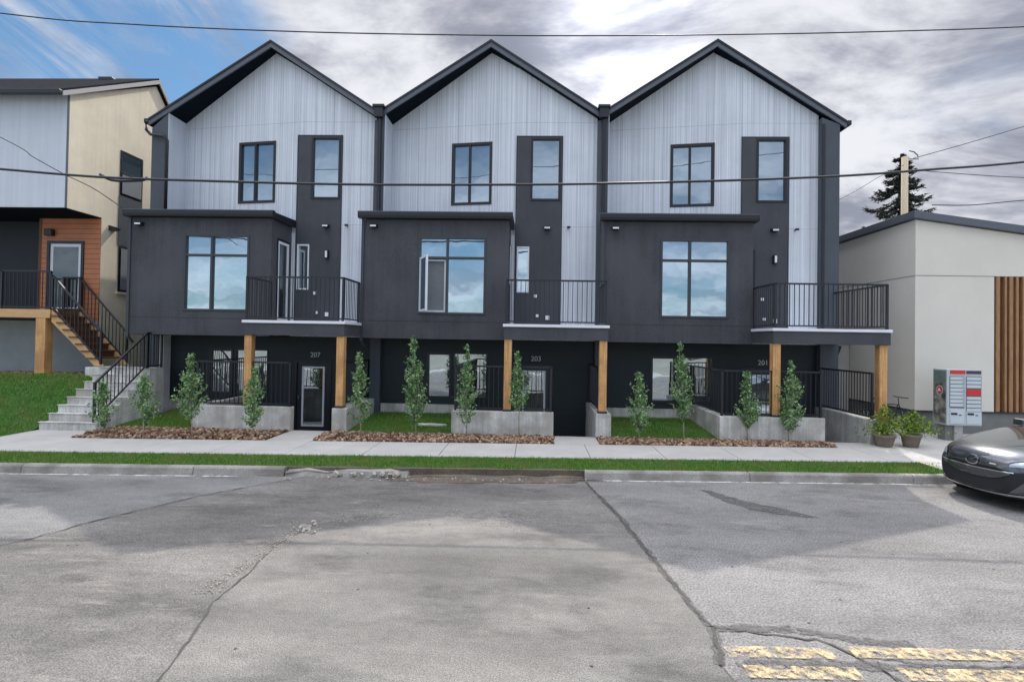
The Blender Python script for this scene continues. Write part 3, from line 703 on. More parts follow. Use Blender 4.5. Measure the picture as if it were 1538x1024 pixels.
# left bank
def bz(x, y):
    t = min(1, max(0, (y - (11.62 + K * x + .75 * min(1, max(0, (x + 13.4) / 1.4)))) / 2.3)); return 1.15 * (t * t * (3 - 2 * t))
mb = MB(); nx, ny = 90, 30
for i in range(nx + 1):
    for j in range(ny + 1):
        x = lerp(-40, -11.86, (i / nx) ** .5); y0 = D_SF + K * x + .003; y = lerp(y0, 16.5, j / ny); mb.v.append(Vector((x, y, bz(x, y))))
for i in range(nx):
    for j in range(ny):
        a = i * (ny + 1) + j; mb.f.append((a, a + ny + 1, a + ny + 2, a + 1))
struct(mb, 'lawn', 'grassbase')
struct(MB().prism([(-11.855, D_SF - 11.86 * K + .004), (-10.31, D_SF - 10.31 * K + .004), (-10.31, 12.0), (-10.45, 12.09), (-11.855, 12.09)], -.12, -.003, axis='z'), 'entry_path', 'walkc')
def pb():
    x = random.uniform(-17.5, -11.93); y = random.uniform(D_SF + K * x + .02, 14.0); return (x, y, bz(x, y) - .005)
gb = MB(); blades(gb, pb, 34000, .03, .085, .008); tag(gb.build('grass', 'grass'), kind='stuff')
# mulch beds
chips = MB(); 
def mulch(x0, x1, y1, inset=.5):
    mb = MB(); q = [(*sw_(x0, D_SF), .0), (*sw_(x1, D_SF), .0), (x1 - (0 if x1 > 6 else .0), y1, .03), (x0, y1, .03)]
    mb.add([(q[0][0], q[0][1], -.03), (q[1][0], q[1][1], -.03), (q[2][0], q[2][1], .02), (q[3][0], q[3][1], .02)], [(0, 1, 2, 3)])
    struct(mb, 'mulch_bed', 'mulchbase')
    n = int((x1 - x0) * 420)
    for i in range(n):
        x = random.uniform(x0 + .02, x1 - .02); ya = D_SF + K * x + .01; y = random.uniform(ya, y1 - .02)
        hump = .035 * math.sin(math.pi * (y - ya) / (y1 - ya))
        rock(chips, (x, y, hump + random.uniform(-.01, .02)), random.uniform(.02, .06), .4)
segs = [(-10.3, P0 + 5.1), (P0 + 6.13, P0 + 6.5 + 5.1), (P0 + 12.63, P0 + 13 + 5.1)]
for a, b in segs: mulch(a, b, YP - .003)
tag(chips.build('mulch', 'chips'), kind='stuff')

# ------------------------------------------------------------------ SAPLINGS
def leafquad(mb, p, s, nrm=None):
    a = Vector((random.gauss(0, 1), random.gauss(0, 1), random.gauss(0, .8))).normalized(); b = a.orthogonal().normalized()
    b = Matrix.Rotation(random.random() * 6.28, 3, a) @ b; c = a.cross(b)
    mb.add([p - b * s, p + c * s * .55, p + b * s, p - c * s * .55], [(0, 1, 2, 3)])
sap = [((158, 652), 572, .20, 'short silvery sapling in front of the concrete steps'), ((217, 655), 562, .19, 'second sapling from the left, bushy, in front of the shaded lawn corner'),
       ((288, 656), 532, .24, 'tall wide silvery sapling left of the left cedar post of the left townhouse'), ((380, 655), 552, .19, 'dense sapling in front of the left cedar post of the left townhouse'),
       ((543, 656), 530, .19, 'sapling just right of the left townhouse entry door'), ((625, 656), 505, .20, 'tallest slim sapling in front of the middle townhouse lawn'),
       ((700, 658), 518, .19, 'sapling against the low concrete wall, left of the middle townhouse post'), ((780, 658), 528, .18, 'sapling right of the left cedar post of the middle townhouse'),
       ((960, 662), 558, .20, 'sparse sapling at the left of the right townhouse lawn'), ((1027, 663), 514, .20, 'tall sapling in front of the ground window of the right townhouse'),
       ((1122, 662), 557, .20, 'dark bushy sapling left of the cedar post of the right townhouse'), ((1185, 665), 545, .22, 'large full sapling right of the left cedar post of the right townhouse')]
for (pb_, ty, wd, lab) in sap:
    b = gnd(*pb_, .02); tp = at(pb_[0] + random.uniform(-6, 6), ty, b.y); hgt = tp.z
    T = thing('sapling', b, lab, 'young tree', 'young leafy trees planted in the mulch')
    tr = MB(); pts = [b + Vector((0, 0, -.05))]
    for i in range(1, 9):
        t = i / 8; pts.append(b.lerp(tp, t) + Vector((random.gauss(0, .012), random.gauss(0, .012), 0)))
    tr.tube(pts, [.016 * (1 - .8 * i / 8) for i in range(9)], 6)
    cr_ = MB(); bare = random.choice((.12, .2, .28, .16))
    nb = int(random.uniform(50, 74) * hgt / 1.8) + 12
    for i in range(nb):
        t = random.uniform(.10, .97); p = b.lerp(tp, t); sh = (math.sin(math.pi * min(1, (t * 1.15) ** .62)) ** .9 if t < .85 else .25) * (1 - .45 * t)
        L_ = wd * 1.35 * (.45 + .9 * sh) * random.uniform(.7, 1.25) * (1.0 if t < .75 else .4)
        if t < bare: continue
        a = random.random() * 6.283; e = p + Vector((math.cos(a) * L_ * .75, math.sin(a) * L_ * .75, L_ * .8))
        tr.tube([p, p.lerp(e, .5) + Vector((0, 0, -.015)), e], [.005, .004, .002], 4)
        for j in range(int(13 + 22 * sh)):
            q = p.lerp(e, random.uniform(.1, 1.08)) + Vector((random.gauss(0, .028), random.gauss(0, .028), random.gauss(0, .03)))
            leafquad(cr_, q, random.uniform(.016, .042))
    for j in range(10): leafquad(cr_, tp + Vector((random.gauss(0, .02), random.gauss(0, .02), random.uniform(-.2, .03))), .024)
    tr.build('trunk', 'bark', T, smooth=True); cr_.build('crown', 'leaf', T)

# ------------------------------------------------------------------ LEFT HOUSE
XS = -13.0
LH = thing('cream_house', (-16, 17, 1.1), 'cream stucco house with pale front siding and orange clad entry, left edge of the photo', 'house')
def sx_(y): return y
y_f, zb, ze = 13.85, 5.80, 8.95
pk = atx(235, 127, XS); yk, zk = pk.y, pk.z
b2 = atx(252, 165, XS); sl2 = (zk - b2.z) / (b2.y - yk)
yback = yk + (zk - 2) / sl2
w_up = [atx(181, 226, XS), atx(213, 300, XS)]; w_lo = [atx(176, 438, XS), atx(196, 373, XS)]
uY0, uY1, uZ0, uZ1 = w_up[0].y, w_up[1].y, w_up[1].z - .1, w_up[0].z + .02
lY0, lY1, lZ0, lZ1 = w_lo[0].y, w_lo[1].y + .35, w_lo[0].z, w_lo[1].z
yo = 15.02
side = MB().prism([(y_f, zb), (yo + .02, zb), (yo + .02, 1.0), (20.5, 1.0), (20.5, zk - sl2 * (20.5 - yk)), (yk, zk - .08), (y_f, ze)], XS - .2, XS, axis='x')
side.build('side_wall', 'beige', LH)
MB().box(-24, XS - .02, y_f - .02, y_f - .001, zb, ze + .1).build('front_siding', 'siding_side', LH)
MB().box(XS - .019, XS + .012, y_f - .024, y_f + .02, zb, ze).build('corner_trim', 'fascia', LH)
MB().box(-24, XS - .201, y_f, y_f + .2, zb, ze).build('front_wall', 'siding_side', LH)
MB().box(-24, XS - .001, y_f + .01, yo + .6, zb - .03, zb - .003).build('entry_soffit', 'soffit', LH)
sl1 = (zk - ze) / (yk - y_f)
rp = [(y_f - .3, ze - .3 * sl1 + .05), (yk, zk + .05), (20.5, zk - sl2 * (20.5 - yk) + .05), (20.5, zk - sl2 * (20.5 - yk) + .2), (yk, zk + .2), (y_f - .3, ze - .3 * sl1 + .2)]
R = MB().prism([rp[0], rp[1], rp[4], rp[5]], -24, XS + .08, axis='x').prism([rp[1], rp[2], rp[3], rp[4]], -24, XS + .08, axis='x').build('roof', 'roofsh', LH)
MB().prism([(rp[0][0], rp[0][1] - .04), (rp[1][0], rp[1][1] - .04), (rp[4][0], rp[4][1] - .06), (rp[5][0], rp[5][1] - .06)], XS + .081, XS + .12, axis='x').build('rake_board', 'annex', R)
MB().prism([(rp[1][0], rp[1][1] - .04), (rp[2][0], rp[2][1] - .04), (rp[3][0], rp[3][1] - .06), (rp[4][0], rp[4][1] - .06)], XS + .081, XS + .12, axis='x').build('rake_board', 'annex', R)
MB().box(-24, XS + .1, y_f - .42, y_f - .301, ze - .16, ze - .02).build('gutter', 'black', R, bevel=.02)
for px in (165,): c_ = at(px, 120, yk - .3); MB().box(c_.x - .25, c_.x + .22, yk - .5, yk - .2, c_.z - .12, c_.z + .02).build('roof_vent', 'black', R, bevel=.03)
wf = lambda x, y, z: (XS - y + .0, x, z)     # frame on the side wall: x -> world y, y -> inward
xo = lambda x, y, z: (XS + .03 - y, x, z)
window(LH, uY0, uY1, uZ0, uZ1, .03, trans=((uZ0 + uZ1) / 2,), fw=.06, gmt='glassup', xf=xo, gd=-.005)
MB().box(XS + .032, XS + .038, uY0 + .07, uY1 - .07, uZ0 + .07, (uZ0 + uZ1) / 2 - .04).build('insect_screen', 'screen', LH)
MB().box(XS + .032, XS + .038, lY0 + .07, lY1 - .07, lZ0 + .07, lZ1 - .07).build('insect_screen', 'screen', LH)
MB().box(XS + .001, XS + .02, uY0 - .02, uY1, lZ1 + .02, uZ0 - .02).build('grey_panel', 'party', LH)
window(LH, lY0, lY1, lZ0, lZ1, .03, trans=((lZ0 + lZ1) / 2,), fw=.06, gmt='glassdk', xf=xo, gd=-.005)
MB().box(XS + .001, XS + .05, lY0 - .06, lY1 + .04, lZ0 - .07, lZ0 - .005).build('window_sill', 'beige', LH)
o1, o2 = at(62, 400, yo).x, XS - .2
dz = 2.98
d0, d1, dt = at(71, 400, yo).x, at(126, 400, yo).x, at(98, 362, yo).z
MB().wall(o1, XS - .001, dz - .3, zb - .035, yo, yo + .019, [(d0, d1, dz - .001, dt)]).build('entry_wall', 'orange', LH)
MB().box(o1 - .1, o1 - .001, yo + .0, yo + .6, dz - .3, zb - .035).build('entry_return', 'tread', LH)
MB().box(-24, o1 - .101, yo + .5, yo + .7, dz - .3, zb - .035).build('recess_wall', 'navy', LH)
DO = MB().frame(d0, d1, dz, dt, yo - .03, yo + .1, .08).build('door_frame', 'frame', LH)
dr_ = MB().frame(d0 + .085, d1 - .085, dz + .02, dt - .085, yo + .002, yo + .016, .09).build('door', 'wframe', LH)
MB().box(d0 + .17, d1 - .17, yo + .008, yo + .014, dz + .1, dt - .17).build('pane', 'glassdk', dr_)
l_ = at(77, 350, yo); MB().box(l_.x - .11, l_.x + .13, yo - .14, yo - .001, l_.z - .1, l_.z + .1).build('wall_lamp', 'black', LH, bevel=.02)
l_ = atx(167, 343, XS); MB().prism([(XS + .001, l_.z + .08), (XS + .2, l_.z + .02), (XS + .2, l_.z - .05), (XS + .001, l_.z - .08)], l_.y - .1, l_.y + .12).build('wall_lamp', 'black', LH)
MB().box(-24, XS + .001, yo - .01, yo + .018, .8, dz - .301).build('foundation', 'grey_found', LH)
MB().box(-24, XS - .201, 20.3, 20.5, 0, 6.5).build('back_wall', 'beige', LH)
MB().box(-24, XS - .201, yo + .71, 20.29, 2.4, 2.6).build('floor_slab', 'navy', LH)
# deck
ENT = thing('entry_deck', (-15, 14.4, 1.1), 'raised timber entry deck of the cream house with black railing', 'deck')
yd = 14.0
e1 = at(75, 468, yd).x
MB().box(-20, e1, yd + .05, yo - .04, dz - .04, dz).build('deck_boards', 'deckw', ENT)
MB().box(-20, e1, yd, yd + .049, dz - .24, dz).box(e1 - .05, e1, yd + .05, yo - .04, dz - .24, dz - .041).build('beam', 'deckw', ENT, bevel=.006)
pX = at(60, 500, yd).x
MB().box(pX - .14, pX + .14, yd + .005, yd + .25, .9, dz - .241).build('post', 'cedar', ENT, bevel=.01)
rail([(-20, yd + .03), (at(2, 400, yd).x, yd + .03), (e1 - .03, yd + .03)], dz + .001, dz + 1.07, ends=True).build('railing', 'rail', ENT)
rail([(e1 + .0, yo - .08), (e1 - .5, yo - .08)], dz + .001, dz + 1.0).build('railing', 'rail', ENT)
# wooden stairs: descend towards +X
ST = thing('wooden_stairs', (-12.6, 14.4, 1.4), 'timber stair with brown treads climbing from the landing to the entry deck', 'stairs')
n = 8; s0, s1, z0_, z1_ = e1 + .02, at(150, 552, yd).x, dz, 1.42
run = (s1 - s0) / n; rise = (z0_ - z1_) / n
for yy in (yd + .03, yo - .12):
    MB().prism([(s0, z0_ - .02), (s0, z0_ - .34), (s1 - .18, z1_), (s1 + .05, z1_), (s1 + .02, z1_ + .06)], yy, yy + .05).build('stringer', 'deckw', ST)
tr = MB()
for i in range(n - 1):
    x = s0 + i * run; z = z0_ - (i + 1) * rise; tr.box(x - .01, x + run + .05, yd - .01, yo - .04, z, z + .04); tr.box(x - .008, x + .012, yd + .081, yo - .121, z + .041, z + rise - .002)
tr.build('treads', 'tread', ST)
for yy in (yd + .02, yo - .09):
    rail([(s0 + .02, yy, z0_), (s1, yy, z1_)], .05, .95).build('handrail', 'rail', ST)
# concrete stairs going up away from the street, then a landing
CS = thing('concrete_stairs', (-11.2, 12, 0), 'pale concrete steps rising from the sidewalk with black handrail', 'stairs')
cs = MB(); xL_, xR_ = -11.85, -10.45; nst = 8; yv = 12.08; rr, tt = .175, .245
for i in range(nst):
    y = yv + i * tt; last = i == nst - 1
    cs.box(xL_ + (0 if i < 4 else .0), xR_, y, y + tt - .001 if not last else 14.35, -.1, (i + 1) * rr - .001)
    cs.box(xL_ - .02, xR_ + .004, y - .025, y + .08, (i + 1) * rr, (i + 1) * rr + .012)
cs.box(-12.3, xL_ - .001, 13.82, 15.0, -.1, nst * rr - .001)
cs.build('steps', 'conc', CS, bevel=.01)
zt = nst * rr
rail([(xR_ - .06, 12.1, .17), (xR_ - .06, 13.75, zt)], .03, .97).build('handrail', 'rail', CS)
rail([(xR_ - .06, 13.78), (xR_ - .06, 14.30), (-11.05, 14.32)], zt, zt + .97).build('railing', 'rail', CS)
# small plants by the foundation
for i, (px, py) in enumerate(((95, 572), (30, 572))):
    T = thing('garden_plant', at(px, py, 14.2 - .1), ['spiky green plant beside the timber post under the stairs', 'low green plant near the left photo edge below the deck'][i], 'plant')
    mb = MB(); c0 = T.location
    for j in range(120):
        a = random.random() * 6.28; l = random.uniform(.12, .32); e = c0 + Vector((math.cos(a) * l * .9, math.sin(a) * l * .5, random.uniform(.05, .28))); s_ = Vector((-math.sin(a), math.cos(a), 0)) * .015
        mid = c0.lerp(e, .5) + Vector((0, 0, .06)); mb.add([c0 - s_ * .5, c0 + s_ * .5, mid + s_, e, mid - s_], [(0, 1, 2, 3, 4)])
    mb.build('foliage', 'potleaf', T)
bd = MB()
for i in range(900): x = random.uniform(-16, -12.4); y = random.uniform(13.85, 14.9); rock(bd, (x, y, bz(x, y) + .01), random.uniform(.015, .04))
tag(bd.build('mulch', 'chips'), kind='stuff')
struct(MB().add([(-16.5, 13.9, 1.0), (-12.3, 13.9, 1.0), (-12.3, 15, 1.135), (-16.5, 15, 1.135)], [(0, 1, 2, 3)]), 'mulch_bed', 'mulchbase')

# ------------------------------------------------------------------ RIGHT BUILDING
YF = 14.4
RB = thing('grey_building', (14, 17, 0), 'plain pale grey stucco building with dark roof edge and timber slat screen', 'building')
cx = at(1375, 400, YF).x; zc = at(1375, 330, YF).z; p2 = at(1538, 353, YF); slp = (zc - p2.z) / (p2.x - cx)
XE = 20; zE = zc - slp * (XE - cx); zbse = at(1420, 617.5, YF).z
sv = at(1493, 500, YF).x; szt = at(1500, 415, YF).z
bk = atx(1262, 366, cx)
slot = (sv, XE - 1, zbse, szt)
mb = MB().wall(cx, XE, zbse, 5.0, YF, YF + .2, [slot]).prism([(cx, 5.0), (XE, 5.0), (XE, zE), (cx, zc)], YF, YF + .2)
mb.prism([(YF + .2, zbse), (26, zbse), (26, zc + (bk.z - zc) * (26 - YF) / (bk.y - YF)), (YF + .2, zc)], cx, cx + .2, axis='x')
mb.build('wall', 'rb', RB)
sm_ = at(1400, 414, YF).z
MB().box(cx - .004, sv - .001, YF - .004, YF + .0, sm_ - .008, sm_ + .008).box(cx - .004, cx, YF, 26, sm_ - .008, sm_ + .008).build('wall_joint', 'plinth', RB)
MB().box(cx + .03, XE, YF + .03, YF + .2, -.1, zbse - .001).box(cx + .03, cx + .2, YF + .2, 26, -.1, zbse - .001).build('plinth', 'plinth', RB)
MB().box(cx - .012, XE, YF - .012, YF + .03, zbse - .03, zbse + .012).box(cx - .012, cx + .03, YF + .031, 26, zbse - .03, zbse + .012).build('base_flashing', 'black', RB)
th = .20
rf_ = MB().prism([(cx - .12, zc + .03), (XE, zE + .03), (XE, zE + .03 + th), (cx - .12, zc + .03 + th)], YF - .12, YF + .25)
rf_.prism([(YF + .25, zc + .03), (26, zc + .03 + (bk.z - zc) * (26 - YF) / (bk.y - YF)), (26, zc + .03 + th + (bk.z - zc) * (26 - YF) / (bk.y - YF)), (YF + .25, zc + .03 + th)], cx - .12, cx + .3, axis='x')
rf_.build('roof_edge', 'fascia', RB, bevel=.01)
MB().prism([(cx + .2, zc), (XE, zE), (XE, zE + .1), (cx + .2, zc + .1)], YF + .2, 26).build('roof', 'roofsh', RB)
MB().box(sv + .001, XE - 1, YF + .25, YF + .3, zbse - .2, szt + .1).build('recess_panel', 'slatback', RB)
mb = MB(); x = sv + .06
while x < 16:
    w = random.choice((.06, .07, .10)); mb.box(x, x + w, YF - .02 + random.uniform(0, .04), YF + .2, zbse + .013, szt - .01); x += w + random.uniform(.07, .12)
mb.build('slat_screen', 'slat', RB, bevel=.006)
# rear link with service doors
AN = thing('rear_entry_building', (9, 17.4, 0), 'low pale grey entry wing with black doors, set back behind the right balcony', 'building')
ya = 17.3
zA = 2.45
def ax_(px): return at(px, 560, ya).x
xa0, xa1 = P0 + 13 + 6.7, cx - .02
doors_ = [(ax_(1265), ax_(1296), .02, 2.2), (ax_(1308), ax_(1350), .02, 2.2)]
MB().wall(xa0, xa1, 0, zA, ya, ya + .2, [d for d in doors_ if d[1] < xa1]).build('wall', 'annex', AN)
for d in doors_:
    if d[1] < xa1:
        q = MB().box(d[0] + .004, d[1] - .004, ya + .05, ya + .1, d[2], d[3]).build('door', 'door', AN)
        MB().box(d[0] + .08, d[0] + .13, ya - .0, ya + .05, 1.0, 1.06).box(d[0] + .08, d[0] + .13, ya, ya + .05, 1.2, 1.25).build('door_handle', 'chrome', q)
MB().box(xa0, xa1, ya - .1, 20, zA + .001, zA + .1).build('roof', 'fascia', AN)
pp = at(1250, 600, ya - .08)
MB().tube([at(1262, 520, ya - .08), at(1258, 530, ya - .08), at(1250, 545, ya - .08), pp], .045, 8).build('downspout', 'black', AN, smooth=True)

# ------------------------------------------------------------------ MAILBOX
ym = 13.3
f0 = at(1422, 600, ym).x; f1 = at(1475, 600, ym).x; mz0 = at(1450, 639, ym).z; mz1 = at(1450, 555, ym).z
MBX = thing('community_mailbox', ((f0 + f1) / 2, ym, 0), 'grey community mailbox cabinet with red labels in front of the pale grey wall', 'mailbox')
MB().box(f0, f1, ym, ym + .45, mz0, mz1).build('cabinet', 'alum', MBX, bevel=.008)
W_ = f1 - f0; Hh = mz1 - mz0; pedX = f0 + W_ * .35
MB().box(pedX - .06, pedX + .14, ym + .06, ym + .3, 0, mz0 - .001).build('pedestal', 'annex', MBX)
MB().box(pedX - .26, pedX - .061, ym + .1, ym + .34, 0, mz0 - .001).build('pedestal', 'plinth', MBX)
dl = MB(); cw = W_ * .40
cols_ = (f0 + W_ * .09, f0 + W_ * .56)
for ci, c0 in enumerate(cols_):
    zs = [.84 - i * .068 for i in range(8)] if ci == 0 else [.84, .77, .70, .49, .42, .35, .28]
    for z in zs: dl.box(c0, c0 + cw, ym - .012, ym - .0005, mz0 + Hh * (z - .0275), mz0 + Hh * (z + .0275))
    dl.box(c0, c0 + cw, ym - .012, ym - .0005, mz0 + Hh * .03, mz0 + Hh * (.29 if ci == 0 else .235))
dl.build('compartment_doors', 'mail', MBX, bevel=.004)
MB().box(f0 + W_ * .075, f0 + W_ * .50, ym - .004, ym - .0005, mz0 + Hh * .31, mz0 + Hh * .88).box(f0 + W_ * .545, f0 + W_ * .975, ym - .004, ym - .0005, mz0 + Hh * .25, mz0 + Hh * .88).build('door_gap_shade', 'mailgap_shade', MBX)  # dark plate whose colour stands in for shadow lines between the doors
MB().box(cols_[0], cols_[0] + cw + .02, ym - .014, ym - .0005, mz0 + Hh * .92, mz0 + Hh * .985).build('red_label', 'red', MBX)
MB().box(cols_[1], cols_[1] + cw, ym - .014, ym - .0005, mz0 + Hh * .54, mz0 + Hh * .645).build('red_label', 'red', MBX)
MB().box(cols_[1] - .005, cols_[1] + cw, ym - .014, ym - .0005, mz0 + Hh * .925, mz0 + Hh * .98).build('purple_label', 'purple', MBX)
kb = MB()
for c0 in cols_: kb.box(c0 + .02, c0 + .17, ym - .02, ym - .0125, mz0 + Hh * .19, mz0 + Hh * .225).box(c0 + .21, c0 + .27, ym - .02, ym - .0125, mz0 + Hh * .18, mz0 + Hh * .195)
for z in [.84 - i * .068 for i in range(8)]: kb.box(cols_[0] + cw - .04, cols_[0] + cw - .025, ym - .018, ym - .0125, mz0 + Hh * (z - .008), mz0 + Hh * (z + .008))
kb.build('lock_plate', 'navy', MBX)
M['art'] = mat('side_artwork', (.30, .29, .26), .5, .9, 7, tint=(.05, .06, .055, 1)); M['art2'] = mat('side_artwork_green', (.16, .22, .19), .5, .2, 6)
MB().box(f0 - .006, f0 - .0005, ym + .03, ym + .42, mz0 + .04, mz0 + Hh * .75).build('side_artwork', 'art', MBX)
MB().box(f0 - .006, f0 - .0005, ym + .03, ym + .42, mz0 + Hh * .75 + .001, mz1 - .04).build('side_artwork', 'art2', MBX)
lc = (ym + .22, mz0 + Hh * .62)
ci_ = [(lc[0] + .115 * math.cos(t * .26), lc[1] + .115 * math.sin(t * .26)) for t in range(24)]
MB().prism(ci_, f0 - .009, f0 - .0065, axis='x').build('emblem_ring', 'alum', MBX)
MB().prism([(lc[0] - .10, lc[1] - .01), (lc[0], lc[1] - .11), (lc[0] + .10, lc[1] + .01), (lc[0] + .02, lc[1] + .10), (lc[0] - .06, lc[1] + .07)], f0 - .012, f0 - .0095, axis='x').build('emblem', 'red', MBX)
MB().prism([(lc[0] + .06, lc[1] - .03), (lc[0] - .05, lc[1] - .03), (lc[0] + .01, lc[1] + .055)], f0 - .014, f0 - .0125, axis='x').build('emblem_wing', 'white', MBX)

# ------------------------------------------------------------------ PLANTERS
for i, (px, py, w, hgt, lab) in enumerate(((1328, 663, .23, .27, 'left low bowl planter with yellow green leaves by the shaded concrete wall'), (1368, 669, .21, .30, 'right tapered planter with bushy green leaves, nearest the mailbox'))):
    b = at(px, py, 12.42); b.z = 0; T = thing('planter', b, lab, 'potted plant', 'planters with leafy plants')
    mb = MB(); seg = 24; prof = [(w * .70, 0), (w * .82, .1), (w * .95, hgt * .8), (w * 1.06, hgt * .85), (w * 1.06, hgt), (w * .92, hgt), (w * .9, hgt - .04), (0.01, hgt - .04)]
    base = 0
    for r, z in prof:
        for s_ in range(seg): a = 6.2832 * s_ / seg; mb.v.append(b + Vector((r * math.cos(a), r * math.sin(a), z)))
    for j in range(len(prof) - 1):
        for s_ in range(seg): mb.f.append((j * seg + s_, j * seg + (s_ + 1) % seg, (j + 1) * seg + (s_ + 1) % seg, (j + 1) * seg + s_))
    mb.build('pot', 'pot', T, smooth=True)
    mb = MB()
    for j in range(900 if i == 0 else 1100):
        a = random.random() * 6.283; r = abs(random.gauss(0, .22)) + .02; ph = random.random()
        q = b + Vector((r * math.cos(a) * (1.0 if i == 0 else 1.3) + (.0 if i == 0 else .05), r * math.sin(a), hgt + .02 + (.72 if i == 0 else .55) * ph * max(.1, 1 - r * 1.6) + random.gauss(0, .02)))
        leafquad(mb, q, random.uniform(.015, .04))
    for j in range(30):
        a = random.random() * 6.283; q = b + Vector((.05 * math.cos(a), .05 * math.sin(a), hgt)); l = random.uniform(.15, .38)
        e = q + Vector((math.cos(a) * l * .7, math.sin(a) * l * .5, l * random.uniform(.3, 1.1))); s_ = Vector((-math.sin(a), math.cos(a), 0)) * .02
        mb.add([q, q.lerp(e, .6) + s_, e, q.lerp(e, .6) - s_], [(0, 1, 2, 3)])
    mb.build('foliage', 'potleaf', T)

# ------------------------------------------------------------------ BICYCLE behind the planters
BK = thing('bicycle', (9.3, 14.1, 0), 'black bicycle parked behind the planters beside the grey building', 'bicycle')
def circ(c, r, ax, n=28): return [Vector(c) + (Vector((math.cos(2 * math.pi * i / n), 0, math.sin(2 * math.pi * i / n))) if ax == 'y' else Vector((0, math.cos(2 * math.pi * i / n), math.sin(2 * math.pi * i / n)))) * r for i in range(n)]
bx, by = 8.85, 14.0
for dx in (0, 1.0):
    w = MB().tube(circ((bx + dx, by, .34), .32, 'y'), .02, 6, closed=True).build('wheel', 'tyre', BK, smooth=True)
    sp = MB()
    for i in range(14): a = 2 * math.pi * i / 14; sp.bar((bx + dx, by, .34), (bx + dx + .3 * math.cos(a), by, .34 + .3 * math.sin(a)), .004, .004)
    sp.build('spokes', 'chrome', w)
A, Bq, Cq, Dq, Eq = (bx, by, .34), (bx + .42, by, .30), (bx + .30, by, .82), (bx + .85, by, .80), (bx + 1.0, by, .34)
MB().tube([A, Bq], .012, 6).tube([Bq, Cq], .016, 6).tube([A, Cq], .01, 6).tube([Cq, Dq], .016, 6).tube([Bq, Dq], .018, 6).tube([Dq, Eq], .014, 6).build('frame', 'black', BK)
MB().tube([(bx + .85, by, .8), (bx + .83, by, .98)], .012, 6).tube([(bx + .9, by - .28, 1.0), (bx + .83, by - .1, 1.0), (bx + .83, by + .1, 1.0), (bx + .9, by + .28, 1.0)], .013, 6).build('handlebar', 'black', BK)
MB().prism([(bx + .15, .93), (bx + .42, .92), (bx + .42, .96), (bx + .15, .98)], by - .05, by + .05).tube([Cq, (bx + .27, by, .94)], .012, 6).build('saddle', 'tyre', BK, bevel=.015)

